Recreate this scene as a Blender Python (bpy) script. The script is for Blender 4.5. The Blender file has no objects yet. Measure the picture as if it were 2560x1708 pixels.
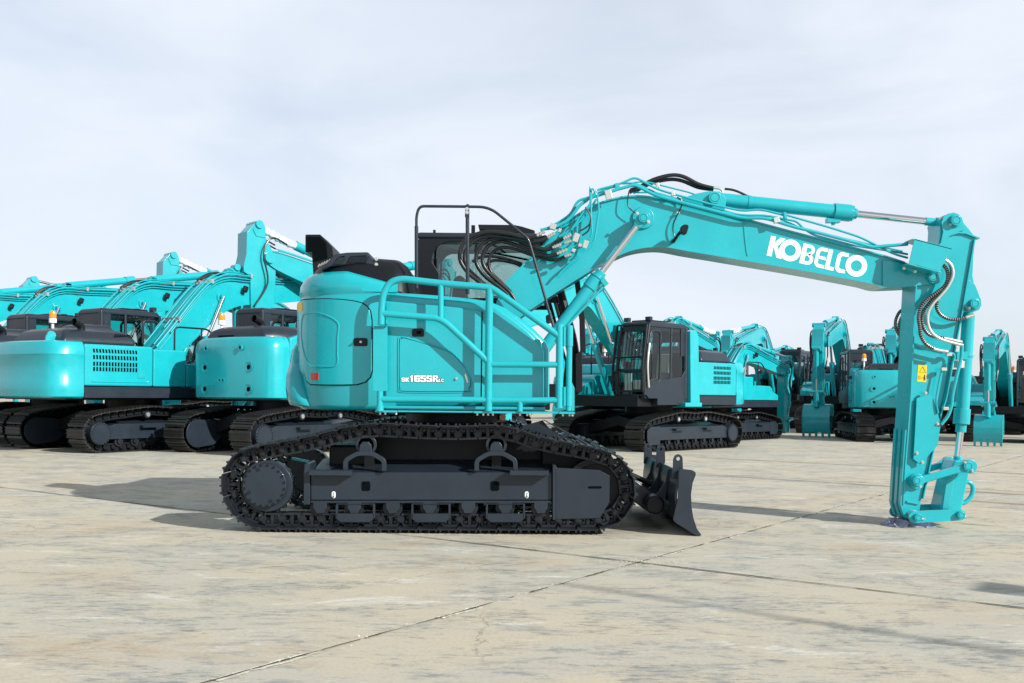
import bpy, bmesh, math, random
from mathutils import Vector, Matrix, noise
R = math.radians
random.seed(7)
scene = bpy.context.scene
COL = scene.collection
SC = 0.892                      # design unit -> metre, applied to everything at the end
F, CX, HY, CH, RO = 2489.0, 1280.0, 987.0, 1.406, R(0.5)

def W(px, py, Y):               # a measured point of the photograph at depth Y -> place in the yard
    a, b = (px - CX) / F, -(py - HY) / F
    return Vector((Y * (a * math.cos(RO) - b * math.sin(RO)), Y, CH + Y * (a * math.sin(RO) + b * math.cos(RO))))
def G(px, py):                  # point of the ground
    a, b = (px - CX) / F, -(py - HY) / F
    k = -(a * math.sin(RO) + b * math.cos(RO))
    Y = CH / k
    v = W(px, py, Y); v.z = 0
    return v

# ------------------------------------------------------------------ materials
def mat(name, col, rough=0.4, metal=0.0, coat=0.0, bump=0.0, bscale=40, var=0.0, vscale=3.0, spec=0.5):
    m = bpy.data.materials.new(name); m.use_nodes = True
    nt = m.node_tree; b = nt.nodes['Principled BSDF']
    b.inputs['Base Color'].default_value = (*col, 1)
    b.inputs['Roughness'].default_value = rough
    b.inputs['Metallic'].default_value = metal
    b.inputs['Coat Weight'].default_value = coat
    b.inputs['Coat Roughness'].default_value = 0.06
    b.inputs['Specular IOR Level'].default_value = spec
    tc = nt.nodes.new('ShaderNodeTexCoord')
    if var > 0:
        n = nt.nodes.new('ShaderNodeTexNoise'); n.inputs['Scale'].default_value = vscale; n.inputs['Detail'].default_value = 6
        n.inputs['Roughness'].default_value = 0.65
        nt.links.new(tc.outputs['Object'], n.inputs['Vector'])
        r = nt.nodes.new('ShaderNodeMapRange')
        r.inputs['From Min'].default_value = 0.3; r.inputs['From Max'].default_value = 0.75
        r.inputs['To Min'].default_value = 1 - var; r.inputs['To Max'].default_value = 1 + var
        nt.links.new(n.outputs['Fac'], r.inputs['Value'])
        mx = nt.nodes.new('ShaderNodeMix'); mx.data_type = 'RGBA'; mx.blend_type = 'MULTIPLY'
        mx.inputs['Factor'].default_value = 1.0
        mx.inputs[6].default_value = (*col, 1)
        nt.links.new(r.outputs['Result'], mx.inputs[7])
        nt.links.new(mx.outputs[2], b.inputs['Base Color'])
        r2 = nt.nodes.new('ShaderNodeMapRange')
        r2.inputs['To Min'].default_value = max(0.03, rough - 0.08); r2.inputs['To Max'].default_value = rough + 0.12
        nt.links.new(n.outputs['Fac'], r2.inputs['Value']); nt.links.new(r2.outputs['Result'], b.inputs['Roughness'])
    if bump > 0:
        n2 = nt.nodes.new('ShaderNodeTexNoise'); n2.inputs['Scale'].default_value = bscale; n2.inputs['Detail'].default_value = 4
        nt.links.new(tc.outputs['Object'], n2.inputs['Vector'])
        bp = nt.nodes.new('ShaderNodeBump'); bp.inputs['Strength'].default_value = bump; bp.inputs['Distance'].default_value = 0.01
        nt.links.new(n2.outputs['Fac'], bp.inputs['Height']); nt.links.new(bp.outputs['Normal'], b.inputs['Normal'])
    return m

TEAL = mat('teal_paint', (0.009, 0.40, 0.46), 0.24, 0, 0.35, 0.01, 5, 0.08, 2.2)
TEALW = mat('teal_paint_structural', (0.010, 0.37, 0.42), 0.36, 0, 0.25, 0.10, 14, 0.07, 2.5)
GREY = mat('charcoal_paint', (0.018, 0.027, 0.040), 0.34, 0, 0.08, 0.05, 18, 0.16, 3, 0.38)
BLACK = mat('black_paint', (0.006, 0.008, 0.011), 0.42, 0, 0.0, 0.03, 20, 0.1, 4, 0.28)
STEEL = mat('track_steel', (0.018, 0.022, 0.028), 0.38, 0.25, 0.0, 0.25, 30, 0.35, 9, 0.4)
RUST = mat('worn_track_steel', (0.034, 0.032, 0.031), 0.45, 0.3, 0.0, 0.25, 30, 0.35, 6)
RUBBER = mat('black_hose_rubber', (0.012, 0.012, 0.014), 0.32, 0, 0, 0.1, 60)
CHROME = mat('chrome_rod', (0.75, 0.76, 0.78), 0.08, 1.0)
SPRING = mat('spring_guard_steel', (0.30, 0.31, 0.31), 0.35, 0.6)
ZINC = mat('zinc_fitting', (0.66, 0.66, 0.62), 0.32, 0.75, 0, 0.1, 40)
GAP_DARK = mat('dark_panel_gap', (0.002, 0.004, 0.005), 0.8, spec=0.05)  # near-black: shade of gaps, slots and openings put into the colour
WHITE = mat('white_vinyl', (0.84, 0.85, 0.86), 0.4)
WRAP = mat('white_plastic_wrap', (0.82, 0.83, 0.84), 0.35, 0, 0, 1.0, 9)
YELLOW = mat('yellow_sticker', (0.85, 0.55, 0.01), 0.45)
ORANGE = mat('amber_beacon', (0.85, 0.28, 0.01), 0.15, 0, 0.5)
RED = mat('red_reflector', (0.55, 0.03, 0.02), 0.25, 0, 0.5)
BEIGE = mat('beige_trim', (0.5, 0.47, 0.36), 0.6)
PAPER = mat('white_paper', (0.75, 0.76, 0.75), 0.7)
CLOTH = mat('blue_grey_cloth', (0.36, 0.38, 0.52), 0.95, 0, 0, 0.5, 25, 0.75, 9)
INK = mat('dark_outline_ink', (0.03, 0.04, 0.05), 0.5)
def glassmat(name='cab_glass', tint=(.72, .82, .80)):
    m = bpy.data.materials.new(name); m.use_nodes = True; nt = m.node_tree
    for n in list(nt.nodes): nt.nodes.remove(n)
    o = nt.nodes.new('ShaderNodeOutputMaterial'); mx = nt.nodes.new('ShaderNodeMixShader')
    t = nt.nodes.new('ShaderNodeBsdfTransparent'); t.inputs['Color'].default_value = (*tint, 1)
    g = nt.nodes.new('ShaderNodeBsdfGlossy'); g.inputs['Roughness'].default_value = 0.02; g.inputs['Color'].default_value = (0.9, 0.95, 1, 1)
    f0 = nt.nodes.new('ShaderNodeLayerWeight'); f0.inputs['Blend'].default_value = .5; f1 = nt.nodes.new('ShaderNodeMath'); f1.operation = 'POWER'; f1.inputs[1].default_value = 4; nt.links.new(f0.outputs['Facing'], f1.inputs[0]); f = nt.nodes.new('ShaderNodeMath'); f.operation = 'MULTIPLY'; f.inputs[1].default_value = .6; nt.links.new(f1.outputs[0], f.inputs[0])
    a = nt.nodes.new('ShaderNodeMath'); a.operation = 'ADD'; a.inputs[1].default_value = 0.06
    nt.links.new(f.outputs[0], a.inputs[0]); nt.links.new(a.outputs[0], mx.inputs[0])
    nt.links.new(t.outputs[0], mx.inputs[1]); nt.links.new(g.outputs[0], mx.inputs[2]); nt.links.new(mx.outputs[0], o.inputs[0])
    return m
GLASS = glassmat(); GLASSD = glassmat('tinted_cab_glass', (.66, .76, .74))

# ------------------------------------------------------------------ mesh helpers
class MB:
    def __init__(s): s.v = []; s.f = []
    def add(s, vs, fs):
        n = len(s.v); s.v += [tuple(v) for v in vs]; s.f += [tuple(i + n for i in f) for f in fs]
    def box(s, c, d, rot=None):
        c = Vector(c); vs = []
        for sx in (-.5, .5):
            for sy in (-.5, .5):
                for sz in (-.5, .5):
                    p = Vector((sx * d[0], sy * d[1], sz * d[2]))
                    if rot is not None: p = rot @ p
                    vs.append(c + p)
        s.add(vs, [(0, 1, 3, 2), (4, 6, 7, 5), (0, 4, 5, 1), (2, 3, 7, 6), (0, 2, 6, 4), (1, 5, 7, 3)])
        return s
    def bb(s, a, b):
        return s.box(((a[0] + b[0]) / 2, (a[1] + b[1]) / 2, (a[2] + b[2]) / 2), (abs(b[0] - a[0]), abs(b[1] - a[1]), abs(b[2] - a[2])))
    def cyl(s, p0, p1, r0, r1=None, seg=20, cap=True):
        p0, p1 = Vector(p0), Vector(p1); r1 = r0 if r1 is None else r1
        d = (p1 - p0).normalized(); u = d.orthogonal().normalized(); w = d.cross(u)
        vs = []
        for p, r in ((p0, r0), (p1, r1)):
            for k in range(seg):
                a = 2 * math.pi * k / seg
                vs.append(p + u * r * math.cos(a) + w * r * math.sin(a))
        fs = [(k, (k + 1) % seg, seg + (k + 1) % seg, seg + k) for k in range(seg)]
        if cap: fs += [tuple(reversed(range(seg))), tuple(range(seg, 2 * seg))]
        s.add(vs, fs); return s
    def ring(s, c, ax, ro, ri, h, seg=28):
        c = Vector(c); d = Vector(ax).normalized(); u = d.orthogonal().normalized(); w = d.cross(u); vs = []
        for r, o in ((ro, 0), (ro, h), (ri, h), (ri, 0)):
            for k in range(seg):
                a = 2 * math.pi * k / seg; vs.append(c + d * o + u * r * math.cos(a) + w * r * math.sin(a))
        fs = []
        for j in range(4):
            a0, b0 = j * seg, ((j + 1) % 4) * seg
            fs += [(a0 + k, a0 + (k + 1) % seg, b0 + (k + 1) % seg, b0 + k) for k in range(seg)]
        s.add(vs, fs); return s
    def prism(s, pts, y0, y1, axis='y'):      # pts are (x,z) (or Vectors with x,z) extruded along y
        n = len(pts); vs = []
        for y in (y0, y1):
            for p in pts:
                x, z = (p.x, p.z) if isinstance(p, Vector) else p
                vs.append((x, y, z) if axis == 'y' else ((y, x, z) if axis == 'x' else (x, z, y)))
        fs = [tuple(range(n)), tuple(reversed(range(n, 2 * n)))] + [(k, k + n, (k + 1) % n + n, (k + 1) % n) for k in range(n)]
        s.add(vs, fs); return s
    def tube(s, path, r, seg=10, rfun=None, cap=True):
        path = [Vector(p) for p in path]; n = len(path); vs = []; u = None
        for i, p in enumerate(path):
            t = (path[min(i + 1, n - 1)] - path[max(i - 1, 0)])
            t = t.normalized() if t.length > 1e-9 else Vector((0, 0, 1))
            if u is None: u = t.orthogonal().normalized()
            u = (u - t * u.dot(t)); u = u.normalized() if u.length > 1e-6 else t.orthogonal().normalized()
            w = t.cross(u); rr = rfun(i, p) if rfun else r
            for k in range(seg):
                a = 2 * math.pi * k / seg; vs.append(p + u * rr * math.cos(a) + w * rr * math.sin(a))
        fs = []
        for i in range(n - 1):
            for k in range(seg):
                fs.append((i * seg + k, i * seg + (k + 1) % seg, (i + 1) * seg + (k + 1) % seg, (i + 1) * seg + k))
        if cap: fs += [tuple(reversed(range(seg))), tuple(range((n - 1) * seg, n * seg))]
        s.add(vs, fs); return s
    def ribbon(s, path, w0, w1, th):          # flat strip along an xz path, spanning y w0..w1, thickness th along the path's outer normal
        path = [Vector((p.x, 0, p.z)) if isinstance(p, Vector) else Vector((p[0], 0, p[1])) for p in path]
        n = len(path); vs = []
        for i, p in enumerate(path):
            t = (path[min(i + 1, n - 1)] - path[max(i - 1, 0)]).normalized(); nn = Vector((-t.z, 0, t.x))
            for q in (p, p + nn * th):
                vs += [(q.x, w0, q.z), (q.x, w1, q.z)]
        fs = []
        for i in range(n - 1):
            a = i * 4; b = a + 4
            fs += [(a, a + 1, b + 1, b), (a + 2, b + 2, b + 3, a + 3), (a, b, b + 2, a + 2), (a + 1, a + 3, b + 3, b + 1)]
        e = (n - 1) * 4
        fs += [(0, 2, 3, 1), (e, e + 1, e + 3, e + 2)]
        s.add(vs, fs); return s
    def mesh(s, name, m, smooth=True, angle=35, recalc=True):
        me = bpy.data.meshes.new(name); me.from_pydata(s.v, [], s.f); me.materials.append(m)
        if recalc:
            bm = bmesh.new(); bm.from_mesh(me); bmesh.ops.recalc_face_normals(bm, faces=bm.faces); bm.to_mesh(me); bm.free()
        if smooth:
            me.polygons.foreach_set('use_smooth', [True] * len(me.polygons)); me.set_sharp_from_angle(angle=R(angle))
        me.update(); return me

def holed(outer, holes, y0, y1):              # plate in the xz plane with openings
    bm = bmesh.new(); edges = []; 
    for loop in [outer] + holes:
        vs = [bm.verts.new((p[0], 0, p[1])) for p in loop]
        edges += [bm.edges.new((vs[i], vs[(i + 1) % len(vs)])) for i in range(len(vs))]
    r = bmesh.ops.triangle_fill(bm, edges=edges, use_beauty=True)
    for f in list(bm.faces):
        c = f.calc_center_median()
        for h in holes:
            if inside((c.x, c.z), h): bm.faces.remove(f); break
    bmesh.ops.recalc_face_normals(bm, faces=bm.faces)
    vs = [v.co.copy() for v in bm.verts]; bm.verts.index_update(); fs = [[v.index for v in f.verts] for f in bm.faces]
    bed = [[v.index for v in e.verts] for e in bm.edges if len(e.link_faces) == 1]
    n = len(vs); mb = MB()
    mb.add([(v.x, y0, v.z) for v in vs] + [(v.x, y1, v.z) for v in vs],
           [tuple(f) for f in fs] + [tuple(i + n for i in reversed(f)) for f in fs] + [(a, b, b + n, a + n) for a, b in bed])
    bm.free(); return mb
def inside(p, poly):
    x, y = p; c = False; n = len(poly)
    for i in range(n):
        x1, y1 = poly[i]; x2, y2 = poly[(i + 1) % n]
        if (y1 > y) != (y2 > y) and x < (x2 - x1) * (y - y1) / (y2 - y1) + x1: c = not c
    return c
def cat(pts, k=6, closed=False):              # Catmull-Rom through the points
    pts = [Vector(p) for p in pts]; n = len(pts); out = []
    rng = range(n if closed else n - 1)
    for i in rng:
        if closed: a, b, c, d = pts[(i - 1) % n], pts[i], pts[(i + 1) % n], pts[(i + 2) % n]
        else: a, b, c, d = pts[max(i - 1, 0)], pts[i], pts[i + 1], pts[min(i + 2, n - 1)]
        for j in range(k):
            t = j / k
            out.append(0.5 * ((2 * b) + (c - a) * t + (2 * a - 5 * b + 4 * c - d) * t * t + (3 * b - a - 3 * c + d) * t ** 3))
    if not closed: out.append(pts[-1])
    return out
def rnd(pts, rad, k=5):                       # polyline with rounded corners
    pts = [Vector(p) for p in pts]; out = [pts[0]]
    for i in range(1, len(pts) - 1):
        a, b, c = pts[i - 1], pts[i], pts[i + 1]
        r = min(rad, (a - b).length * .49, (c - b).length * .49)
        p, q = b + (a - b).normalized() * r, b + (c - b).normalized() * r
        for j in range(k + 1):
            t = j / k; out.append((1 - t) ** 2 * p + 2 * t * (1 - t) * b + t * t * q)
    out.append(pts[-1]); return out

def link(o, parent=None):
    COL.objects.link(o)
    if parent is not None: o.parent = parent
    return o
def bevel(o, w, seg=2, ang=35):
    m = o.modifiers.new('bevel', 'BEVEL'); m.width = w * SC; m.segments = seg; m.limit_method = 'ANGLE'; m.angle_limit = R(ang); m.harden_normals = True
    return o
def part(name, mb, m, parent, bev=0, seg=2, label=None, **kw):
    me = mb if isinstance(mb, bpy.types.Mesh) else mb.mesh(name, m, **kw)
    o = bpy.data.objects.new(name, me); link(o, parent)
    if bev: bevel(o, bev, seg)
    if label: o['label'] = label
    return o
def thing(name, label, cat_, loc=(0, 0, 0), group=None):
    o = bpy.data.objects.new(name, None); o.empty_display_size = .2; link(o); o.location = loc
    o['label'] = label; o['category'] = cat_
    if group: o['group'] = group
    return o
def bolts(mb, pts, axis, r, h):
    for p in pts:
        p = Vector(p); mb.cyl(p, p + Vector(axis) * h * .4, r * 1.35, seg=12); mb.cyl(p + Vector(axis) * h * .4, p + Vector(axis) * h, r, seg=6)
    return mb
def circ(cx, cz, r, n=24, a0=0, a1=360):
    return [(cx + r * math.cos(R(a0 + (a1 - a0) * k / n)), cz + r * math.sin(R(a0 + (a1 - a0) * k / n))) for k in range(n if a1 - a0 >= 360 else n + 1)]
def text_mb(txt, size, off):
    cu = bpy.data.curves.new('lettering_curve', 'FONT'); cu.body = txt; cu.size = size; cu.offset = off; cu.resolution_u = 3
    ob = bpy.data.objects.new('lettering_curve', cu); COL.objects.link(ob)
    dg = bpy.context.evaluated_depsgraph_get(); me = bpy.data.meshes.new_from_object(ob.evaluated_get(dg))
    vs = [v.co.copy() for v in me.vertices]; fs = [tuple(p.vertices) for p in me.polygons]
    bpy.data.objects.remove(ob); bpy.data.curves.remove(cu); bpy.data.meshes.remove(me)
    return vs, fs
# ================================================================== the front excavator
OFF = Vector((0, 0, 0))
_mesh0 = MB.mesh
def _mesh_off(s, name, m, **kw):
    s.v = [(v[0] - OFF.x, v[1] - OFF.y, v[2] - OFF.z) for v in s.v]
    return _mesh0(s, name, m, **kw)
MB.mesh = _mesh_off
def XZ(px, py, Y):
    v = W(px, py, Y); return (v.x, v.z)
def PL(l, Y): return [XZ(a, b, Y) for a, b in l]
def PV(l, Y): return [W(a, b, Y) for a, b in l]

def resample(path, n):                        # closed path (x,z) -> n points, evenly spaced by length
    L = [0]; m = len(path)
    for i in range(m): L.append(L[-1] + math.dist(path[i], path[(i + 1) % m]))
    out = []; j = 0
    for k in range(n):
        t = L[-1] * k / n
        while L[j + 1] < t: j += 1
        f = (t - L[j]) / max(1e-9, L[j + 1] - L[j]); a, b = path[j], path[(j + 1) % m]
        out.append((a[0] + (b[0] - a[0]) * f, a[1] + (b[1] - a[1]) * f))
    return out, L[-1]

def shoe_mb(w, p, s=1.0):                     # local: x along the chain, y across, z outward; origin on the pin
    mb = MB(); o = .10 * s; h = p / 2
    prof = [(-h - .012, o - .012 * s), (-h + .02, o), (h - .03, o), (h + .010, o - .020 * s), (h + .020, o - .010 * s), (h + .018, o),
            (h - .005, o + .016 * s), (h - .008, o + .040 * s), (h - .024, o + .040 * s), (h - .03, o + .016 * s),
            (.010, o + .016 * s), (.007, o + .040 * s), (-.007, o + .040 * s), (-.010, o + .016 * s),
            (-h + .04, o + .016 * s), (-h + .036, o + .040 * s), (-h + .02, o + .040 * s), (-h + .014, o + .012 * s)]
    mb.prism([(x, z) for x, z in prof], -w / 2, w / 2)
    return mb
def link_mb(p, s=1.0):
    mb = MB(); h = p / 2
    for y in (-.085, .085):
        y0, y1 = y - .018, y + .018
        mb.prism([(-h * .9, -.075), (h * .9, -.075), (h * .95, -.06), (h * .95, -.052), (-h * .95, -.052), (-h * .95, -.06)], y0 - .006, y1 + .006)
        mb.prism([(-h * .8, .062), (h * .8, .062), (h * .7, .094), (-h * .7, .094)], y0, y1)
        mb.prism([(-.016, -.055), (.016, -.055), (.016, .064), (-.016, .064)], y0, y1)
        mb.prism([(-h * .95, -.055), (-h * .7, -.055), (-h * .62, .064), (-h * .85, .064)], y0, y1)
        mb.prism([(h * .95, -.055), (h * .7, -.055), (h * .62, .064), (h * .85, .064)], y0, y1)
        for x in (-.45 * h, .42 * h): mb.cyl((x, y - .012, .035), (x, y + .012, .035), .018, seg=8)
        for x in (-h,): mb.cyl((x, y - .030, 0), (x, y + .030, 0), .042, seg=14)
    mb.cyl((-h, -.13, 0), (-h, .13, 0), .027, seg=12)
    return mb

def main_machine():
    global OFF
    L0 = Vector((W(1140, 1000, 11.25).x, 11.25, 0)); OFF = L0
    T = thing('excavator', 'large foreground excavator seen side-on, with tubular side guard and white lettering on its boom', 'excavator', L0)
    YN, YF = 10.25, 12.25                      # chain centre lines
    # ---- tracks
    outer = [(1500, 1326), (1400, 1326), (1300, 1326), (1150, 1326), (1000, 1325), (850, 1325), (720, 1324), (640, 1323), (600, 1306), (568, 1272), (550, 1225), (555, 1178), (574, 1143), (610, 1121),
             (674, 1109), (772, 1091), (859, 1068), (936, 1057), (1040, 1062), (1137, 1065), (1200, 1063), (1245, 1061), (1308, 1076), (1360, 1094), (1456, 1112), (1520, 1127), (1563, 1152), (1587, 1195), (1592, 1235), (1580, 1275), (1550, 1309)]
    op = [(v.x, v.z) for v in cat([W(a, b, 10.0) for a, b in outer], 6, True)]
    dense, per = resample(op, 400)
    n = len(dense); inner = []
    cxm = sum(p[0] for p in dense) / n; czm = sum(p[1] for p in dense) / n
    for i in range(n):
        a, b = dense[(i - 3) % n], dense[(i + 3) % n]; t = (b[0] - a[0], b[1] - a[1]); l = math.hypot(*t)
        nx, nz = -t[1] / l, t[0] / l
        if nx * (cxm - dense[i][0]) + nz * (czm - dense[i][1]) < 0: nx, nz = -nx, -nz
        inner.append((dense[i][0] + nx * .088, dense[i][1] + nz * .088))
    NS = round(resample(inner, 50)[1] / .2)
    pins, plen = resample(inner, NS); pitch = plen / NS
    save = OFF; OFF = Vector((0, 0, 0))
    sm = shoe_mb(.5, pitch, .78).mesh('track_shoe', STEEL); lk = link_mb(pitch); lk.v = [(v[0], v[1], v[2] * .80) for v in lk.v]
    OFF = save
    for yc in (YN, YF):
        cm = MB()
        tr = None; mats = []
        for i in range(NS):
            a, b = pins[i], pins[(i + 1) % NS]; dx, dz = b[0] - a[0], b[1] - a[1]; l = math.hypot(dx, dz)
            ex = Vector((dx / l, 0, dz / l)); m_ = Vector(((a[0] + b[0]) / 2, yc, (a[1] + b[1]) / 2))
            ez = Vector((ex.z, 0, -ex.x))
            if ez.x * (cxm - m_.x) + ez.z * (czm - m_.z) > 0: ez = -ez
            ey = ez.cross(ex)
            M = Matrix((ex, ey, ez)).transposed().to_4x4(); M.translation = m_
            cm.add([M @ Vector(v) for v in lk.v], lk.f); mats.append(M)
        ch = part('track', cm, STEEL, T, angle=40)
        for M in mats:
            o = bpy.data.objects.new('track_shoe', sm); link(o, ch); M2 = M.copy(); M2.translation = M.translation - L0; o.matrix_basis = M2
    SY = lambda y, far: y if not far else 22.5 - y    # mirror of the near track's layout for the far one
    for far in (0, 1):
        S = lambda y: SY(y, far)
        Yp = 10.1
        # frame
        fr = MB()
        fr.prism(PL([(775, 1181), (1381, 1181), (1381, 1252), (775, 1252)], Yp), S(10.12), S(10.42))
        fr.prism(PL([(775, 1252.2), (1381, 1252.2), (1381, 1259), (775, 1259)], Yp), S(10.10), S(10.42))
        # sloping top cover
        a, b = XZ(777, 1181, Yp); c, d = XZ(1381, 1181, Yp)
        fr.add([(a, S(10.14), b), (c, S(10.14), d), (c, S(10.75), d + .10), (a, S(10.75), b + .10), (a, S(10.75), b - .1), (c, S(10.75), d - .1), (c, S(10.14), d - .1), (a, S(10.14), b - .1)],
               [(0, 1, 2, 3), (3, 2, 5, 4), (4, 5, 6, 7), (0, 7, 6, 1), (0, 3, 4, 7), (1, 6, 5, 2)])
        F1 = part('track_frame', fr, GREY, T, .012)
        e = MB().prism(PL([(762, 1160), (770, 1155), (775, 1160), (775, 1262), (759, 1262), (760, 1180)], Yp), S(10.09), S(10.42))
        part('end_plate', e, GREY, F1, .006)
        ig = MB().prism(PL([(1389, 1165), (1392, 1170), (1500, 1176), (1525, 1190), (1524, 1257), (1500, 1297), (1392, 1299), (1389, 1296)], Yp), S(10.115), S(10.16))
        ig.prism(PL([(1389, 1162), (1389, 1300), (1381.2, 1300), (1381.2, 1162)], Yp), S(10.08), S(10.42))
        part('idler_guard', ig, GREY, T, .01)
        part('adjuster_slot', MB().prism(PL([(1470, 1218), (1473, 1216), (1502, 1216), (1505, 1218), (1505, 1220), (1502, 1222), (1473, 1222), (1470, 1220)], Yp), S(10.111), S(10.15)), GAP_DARK, T)
        for x_ in (914, 1237):
            part('access_hole', MB().prism([p for p in PL(rr_px(x_, 1216, 22, 24, 5), Yp)], S(10.116), S(10.13)), GAP_DARK, F1)
        if not far:
            for x_ in (833.6, 1317):
                st = part('lifting_hook_sticker', MB().prism(PL(rr_px(x_, 1237.5, 9.5, 17, 4.5), Yp), 10.114, 10.118), WHITE, F1)
                hk = MB().tube(cat([W(x_, 1236, 10.113), W(x_ - .5, 1240, 10.113), W(x_ + 2, 1242.5, 10.113), W(x_ - 1.5, 1244, 10.113), W(x_ - 2.5, 1241, 10.113)], 4), .0035, 6)
                hk.ring(W(x_, 1233.5, 10.113), (0, 1, 0), .009, .005, .003, 12)
                part('hook_mark', hk, INK, st)
        # sprocket, hub, idler
        sc_ = W(668, 1216, 10.25); ic = W(1487, 1219, 10.25)
        sp = MB(); teeth = []
        nt_ = 21; cr = .235
        for k in range(nt_ * 4):
            ang = 2 * math.pi * k / (nt_ * 4); rr = .292 if k % 4 in (0, 1) else .262
            teeth.append((sc_.x + rr * math.cos(ang), sc_.z + rr * math.sin(ang)))
        sp.prism(teeth, S(10.22), S(10.30))
        part('drive_sprocket', sp, STEEL, T, .006)
        hb = MB(); hub = W(661, 1214, 10.07)
        hb.cyl((hub.x, S(10.06), hub.z), (hub.x, S(10.20), hub.z), .222, .226, seg=48)
        hb.cyl((hub.x + .012, S(10.12), hub.z - .01), (hub.x + .012, S(10.24), hub.z - .01), .262, seg=40)
        H = part('final_drive_hub', hb, GREY, T, .006)
        bo = MB(); sg = -1 if not far else 1
        for k in range(20):
            a_ = 2 * math.pi * (k + .5) / 20; q = Vector((hub.x + .207 * math.cos(a_), S(10.06), hub.z + .207 * math.sin(a_)))
            bo.cyl(q + Vector((0, sg * .001, 0)), q + Vector((0, sg * .012, 0)), .0125, seg=8)
        part('hub_bolts', bo, BLACK, H)
        if not far:
            pl = MB()
            for a_ in (112, 205, 292):
                q = Vector((hub.x + .17 * math.cos(R(a_)), 10.06, hub.z + .17 * math.sin(R(a_))))
                pl.ring(q, (0, -1, 0), .019, .015, .004, 16); pl.cyl(q, q + Vector((0, -.006, 0)), .006, seg=8)
            part('drain_plug', pl, BLACK, H)
        idl = MB().ring((ic.x, S(10.30), ic.z), (0, -1 if not far else 1, 0), .305, .24, .1, 40)
        idl.cyl((ic.x, S(10.23), ic.z), (ic.x, S(10.28), ic.z), .29, seg=40)
        part('front_idler', idl, BLACK, T, .006)
        # rollers
        for i, x_ in enumerate((802, 887, 983, 1075, 1171, 1263.5, 1352)):
            c = W(x_, 1268, 10.2); rb = MB()
            rb.cyl((c.x, S(10.17), c.z), (c.x, S(10.36), c.z), .078, seg=24)
            rb.cyl((c.x, S(10.15), c.z), (c.x, S(10.18), c.z), .100, seg=28)
            ro = part('track_roller', rb, STEEL, T, .004)
            cp = MB(); c2 = W(x_, 1264, 10.14)
            cp.prism([(c2.x + a * 1.2, c2.z + b * 1.45 - .012) for a, b in ((-.058, .035), (.058, .035), (.058, -.01), (.045, -.02), (.032, -.045), (-.032, -.045), (-.045, -.02), (-.058, -.01))], S(10.10), S(10.15))
            part('roller_cap', cp, GREY, ro, .005)
        for x_ in (888, 1077, 1263.5):
            g = MB(); q = lambda dx, y: XZ(x_ + dx, y, 10.08)
            g.prism([q(-47, 1284), q(47, 1284), q(47, 1297), q(36, 1306), (q(-36, 1306)), q(-47, 1297)], S(10.075), S(10.09))
            g.prism([q(-49, 1263), q(-44, 1260), q(-44, 1300), q(-49, 1296)], S(10.075), S(10.14)); g.prism([q(49, 1263), q(49, 1296), q(44, 1300), q(44, 1260)], S(10.075), S(10.14))
            g.prism([q(-49, 1259.5), q(49, 1259.5), q(49, 1262), q(-49, 1262)], S(10.09), S(10.14))
            part('track_guide', g, GREY, T, .004)
        for x_ in (917, 1241):
            c = W(x_, 1112, 10.2); cb = MB()
            cb.cyl((c.x, S(10.15), c.z), (c.x, S(10.34), c.z), .085, seg=28); cb.cyl((c.x, S(10.15), c.z), (c.x, S(10.18), c.z), .108, seg=28)
            cr_ = part('carrier_roller', cb, GREY, T, .005)
            d = MB().prism([(c.x - .07, c.z - .11), (c.x + .07, c.z - .11), (c.x + .06, c.z + .0), (c.x + .03, c.z + .035), (c.x - .03, c.z + .035), (c.x - .06, c.z)], S(10.10), S(10.15))
            part('roller_bracket', d, GREY, cr_, .008)
            part('roller_post', MB().bb((c.x - .05, S(10.36), c.z - .3), (c.x + .05, S(10.5), c.z + .03)), BLACK, cr_, .004)
        # grab loops and steps
        for x_ in (912, 1240):
            q = [(-54, 1177), (-54, 1148), (-20, 1128), (20, 1128), (54, 1148), (54, 1177)]
            path = rnd([W(x_ + a, b, 10.08) for a, b in q], .05, 4)
            lb = MB().ribbon([(p.x, p.z) for p in path], S(10.06), S(10.12), -.046)
            part('boarding_loop', lb, GREY, T, .005)
        for x0, x1 in ((773, 879), (1275, 1372)):
            sb = MB(); a = XZ(x0, 1176, 10.0); b = XZ(x1, 1189, 10.0)
            for yy in (9.98, 10.10): sb.bb((a[0], S(yy), a[1]), (b[0], S(yy + .012), b[1]))
            for xx in (a[0], b[0] - .012): sb.bb((xx, S(9.993), a[1] + .004), (xx + .012, S(10.099), b[1] - .004))
            for k in range(14):
                xx = a[0] + .02 + (b[0] - a[0] - .04) * k / 13; sb.box((xx, S(10.046), a[1] - .006), (.008, .10, .026))
            part('boarding_step', sb, GREY, T, .003)
    part('grease_strap', MB().prism(PL([(731, 1143), (774, 1151), (774, 1157), (731, 1149)], 10.5), 10.45, 10.5), TEAL, T, .003)
    # ---- carbody
    cb = MB(); x0, x1 = W(930, 1100, 11.25).x, W(1360, 1100, 11.25).x
    cb.bb((x0, 10.7, .42), (x1, 11.8, .98))
    for sx in (x0 - .35, x1 - .05):
        cb.bb((sx, 10.5, .5), (sx + .5, 12.0, .86))
    cbo = part('carbody', cb, BLACK, T, .03)
    tb = MB().cyl((L0.x, 11.25, .982), (L0.x, 11.25, 1.08), .60, seg=56); tb.cyl((L0.x, 11.25, 1.081), (L0.x, 11.25, 1.19), .56, seg=56)
    for k in range(40):
        a = 2 * math.pi * k / 40; tb.cyl((L0.x + .57 * math.cos(a), 11.25 + .57 * math.sin(a), 1.08), (L0.x + .57 * math.cos(a), 11.25 + .57 * math.sin(a), 1.10), .018, seg=6)
    part('swing_bearing', tb, BLACK, T, .005)
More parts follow.
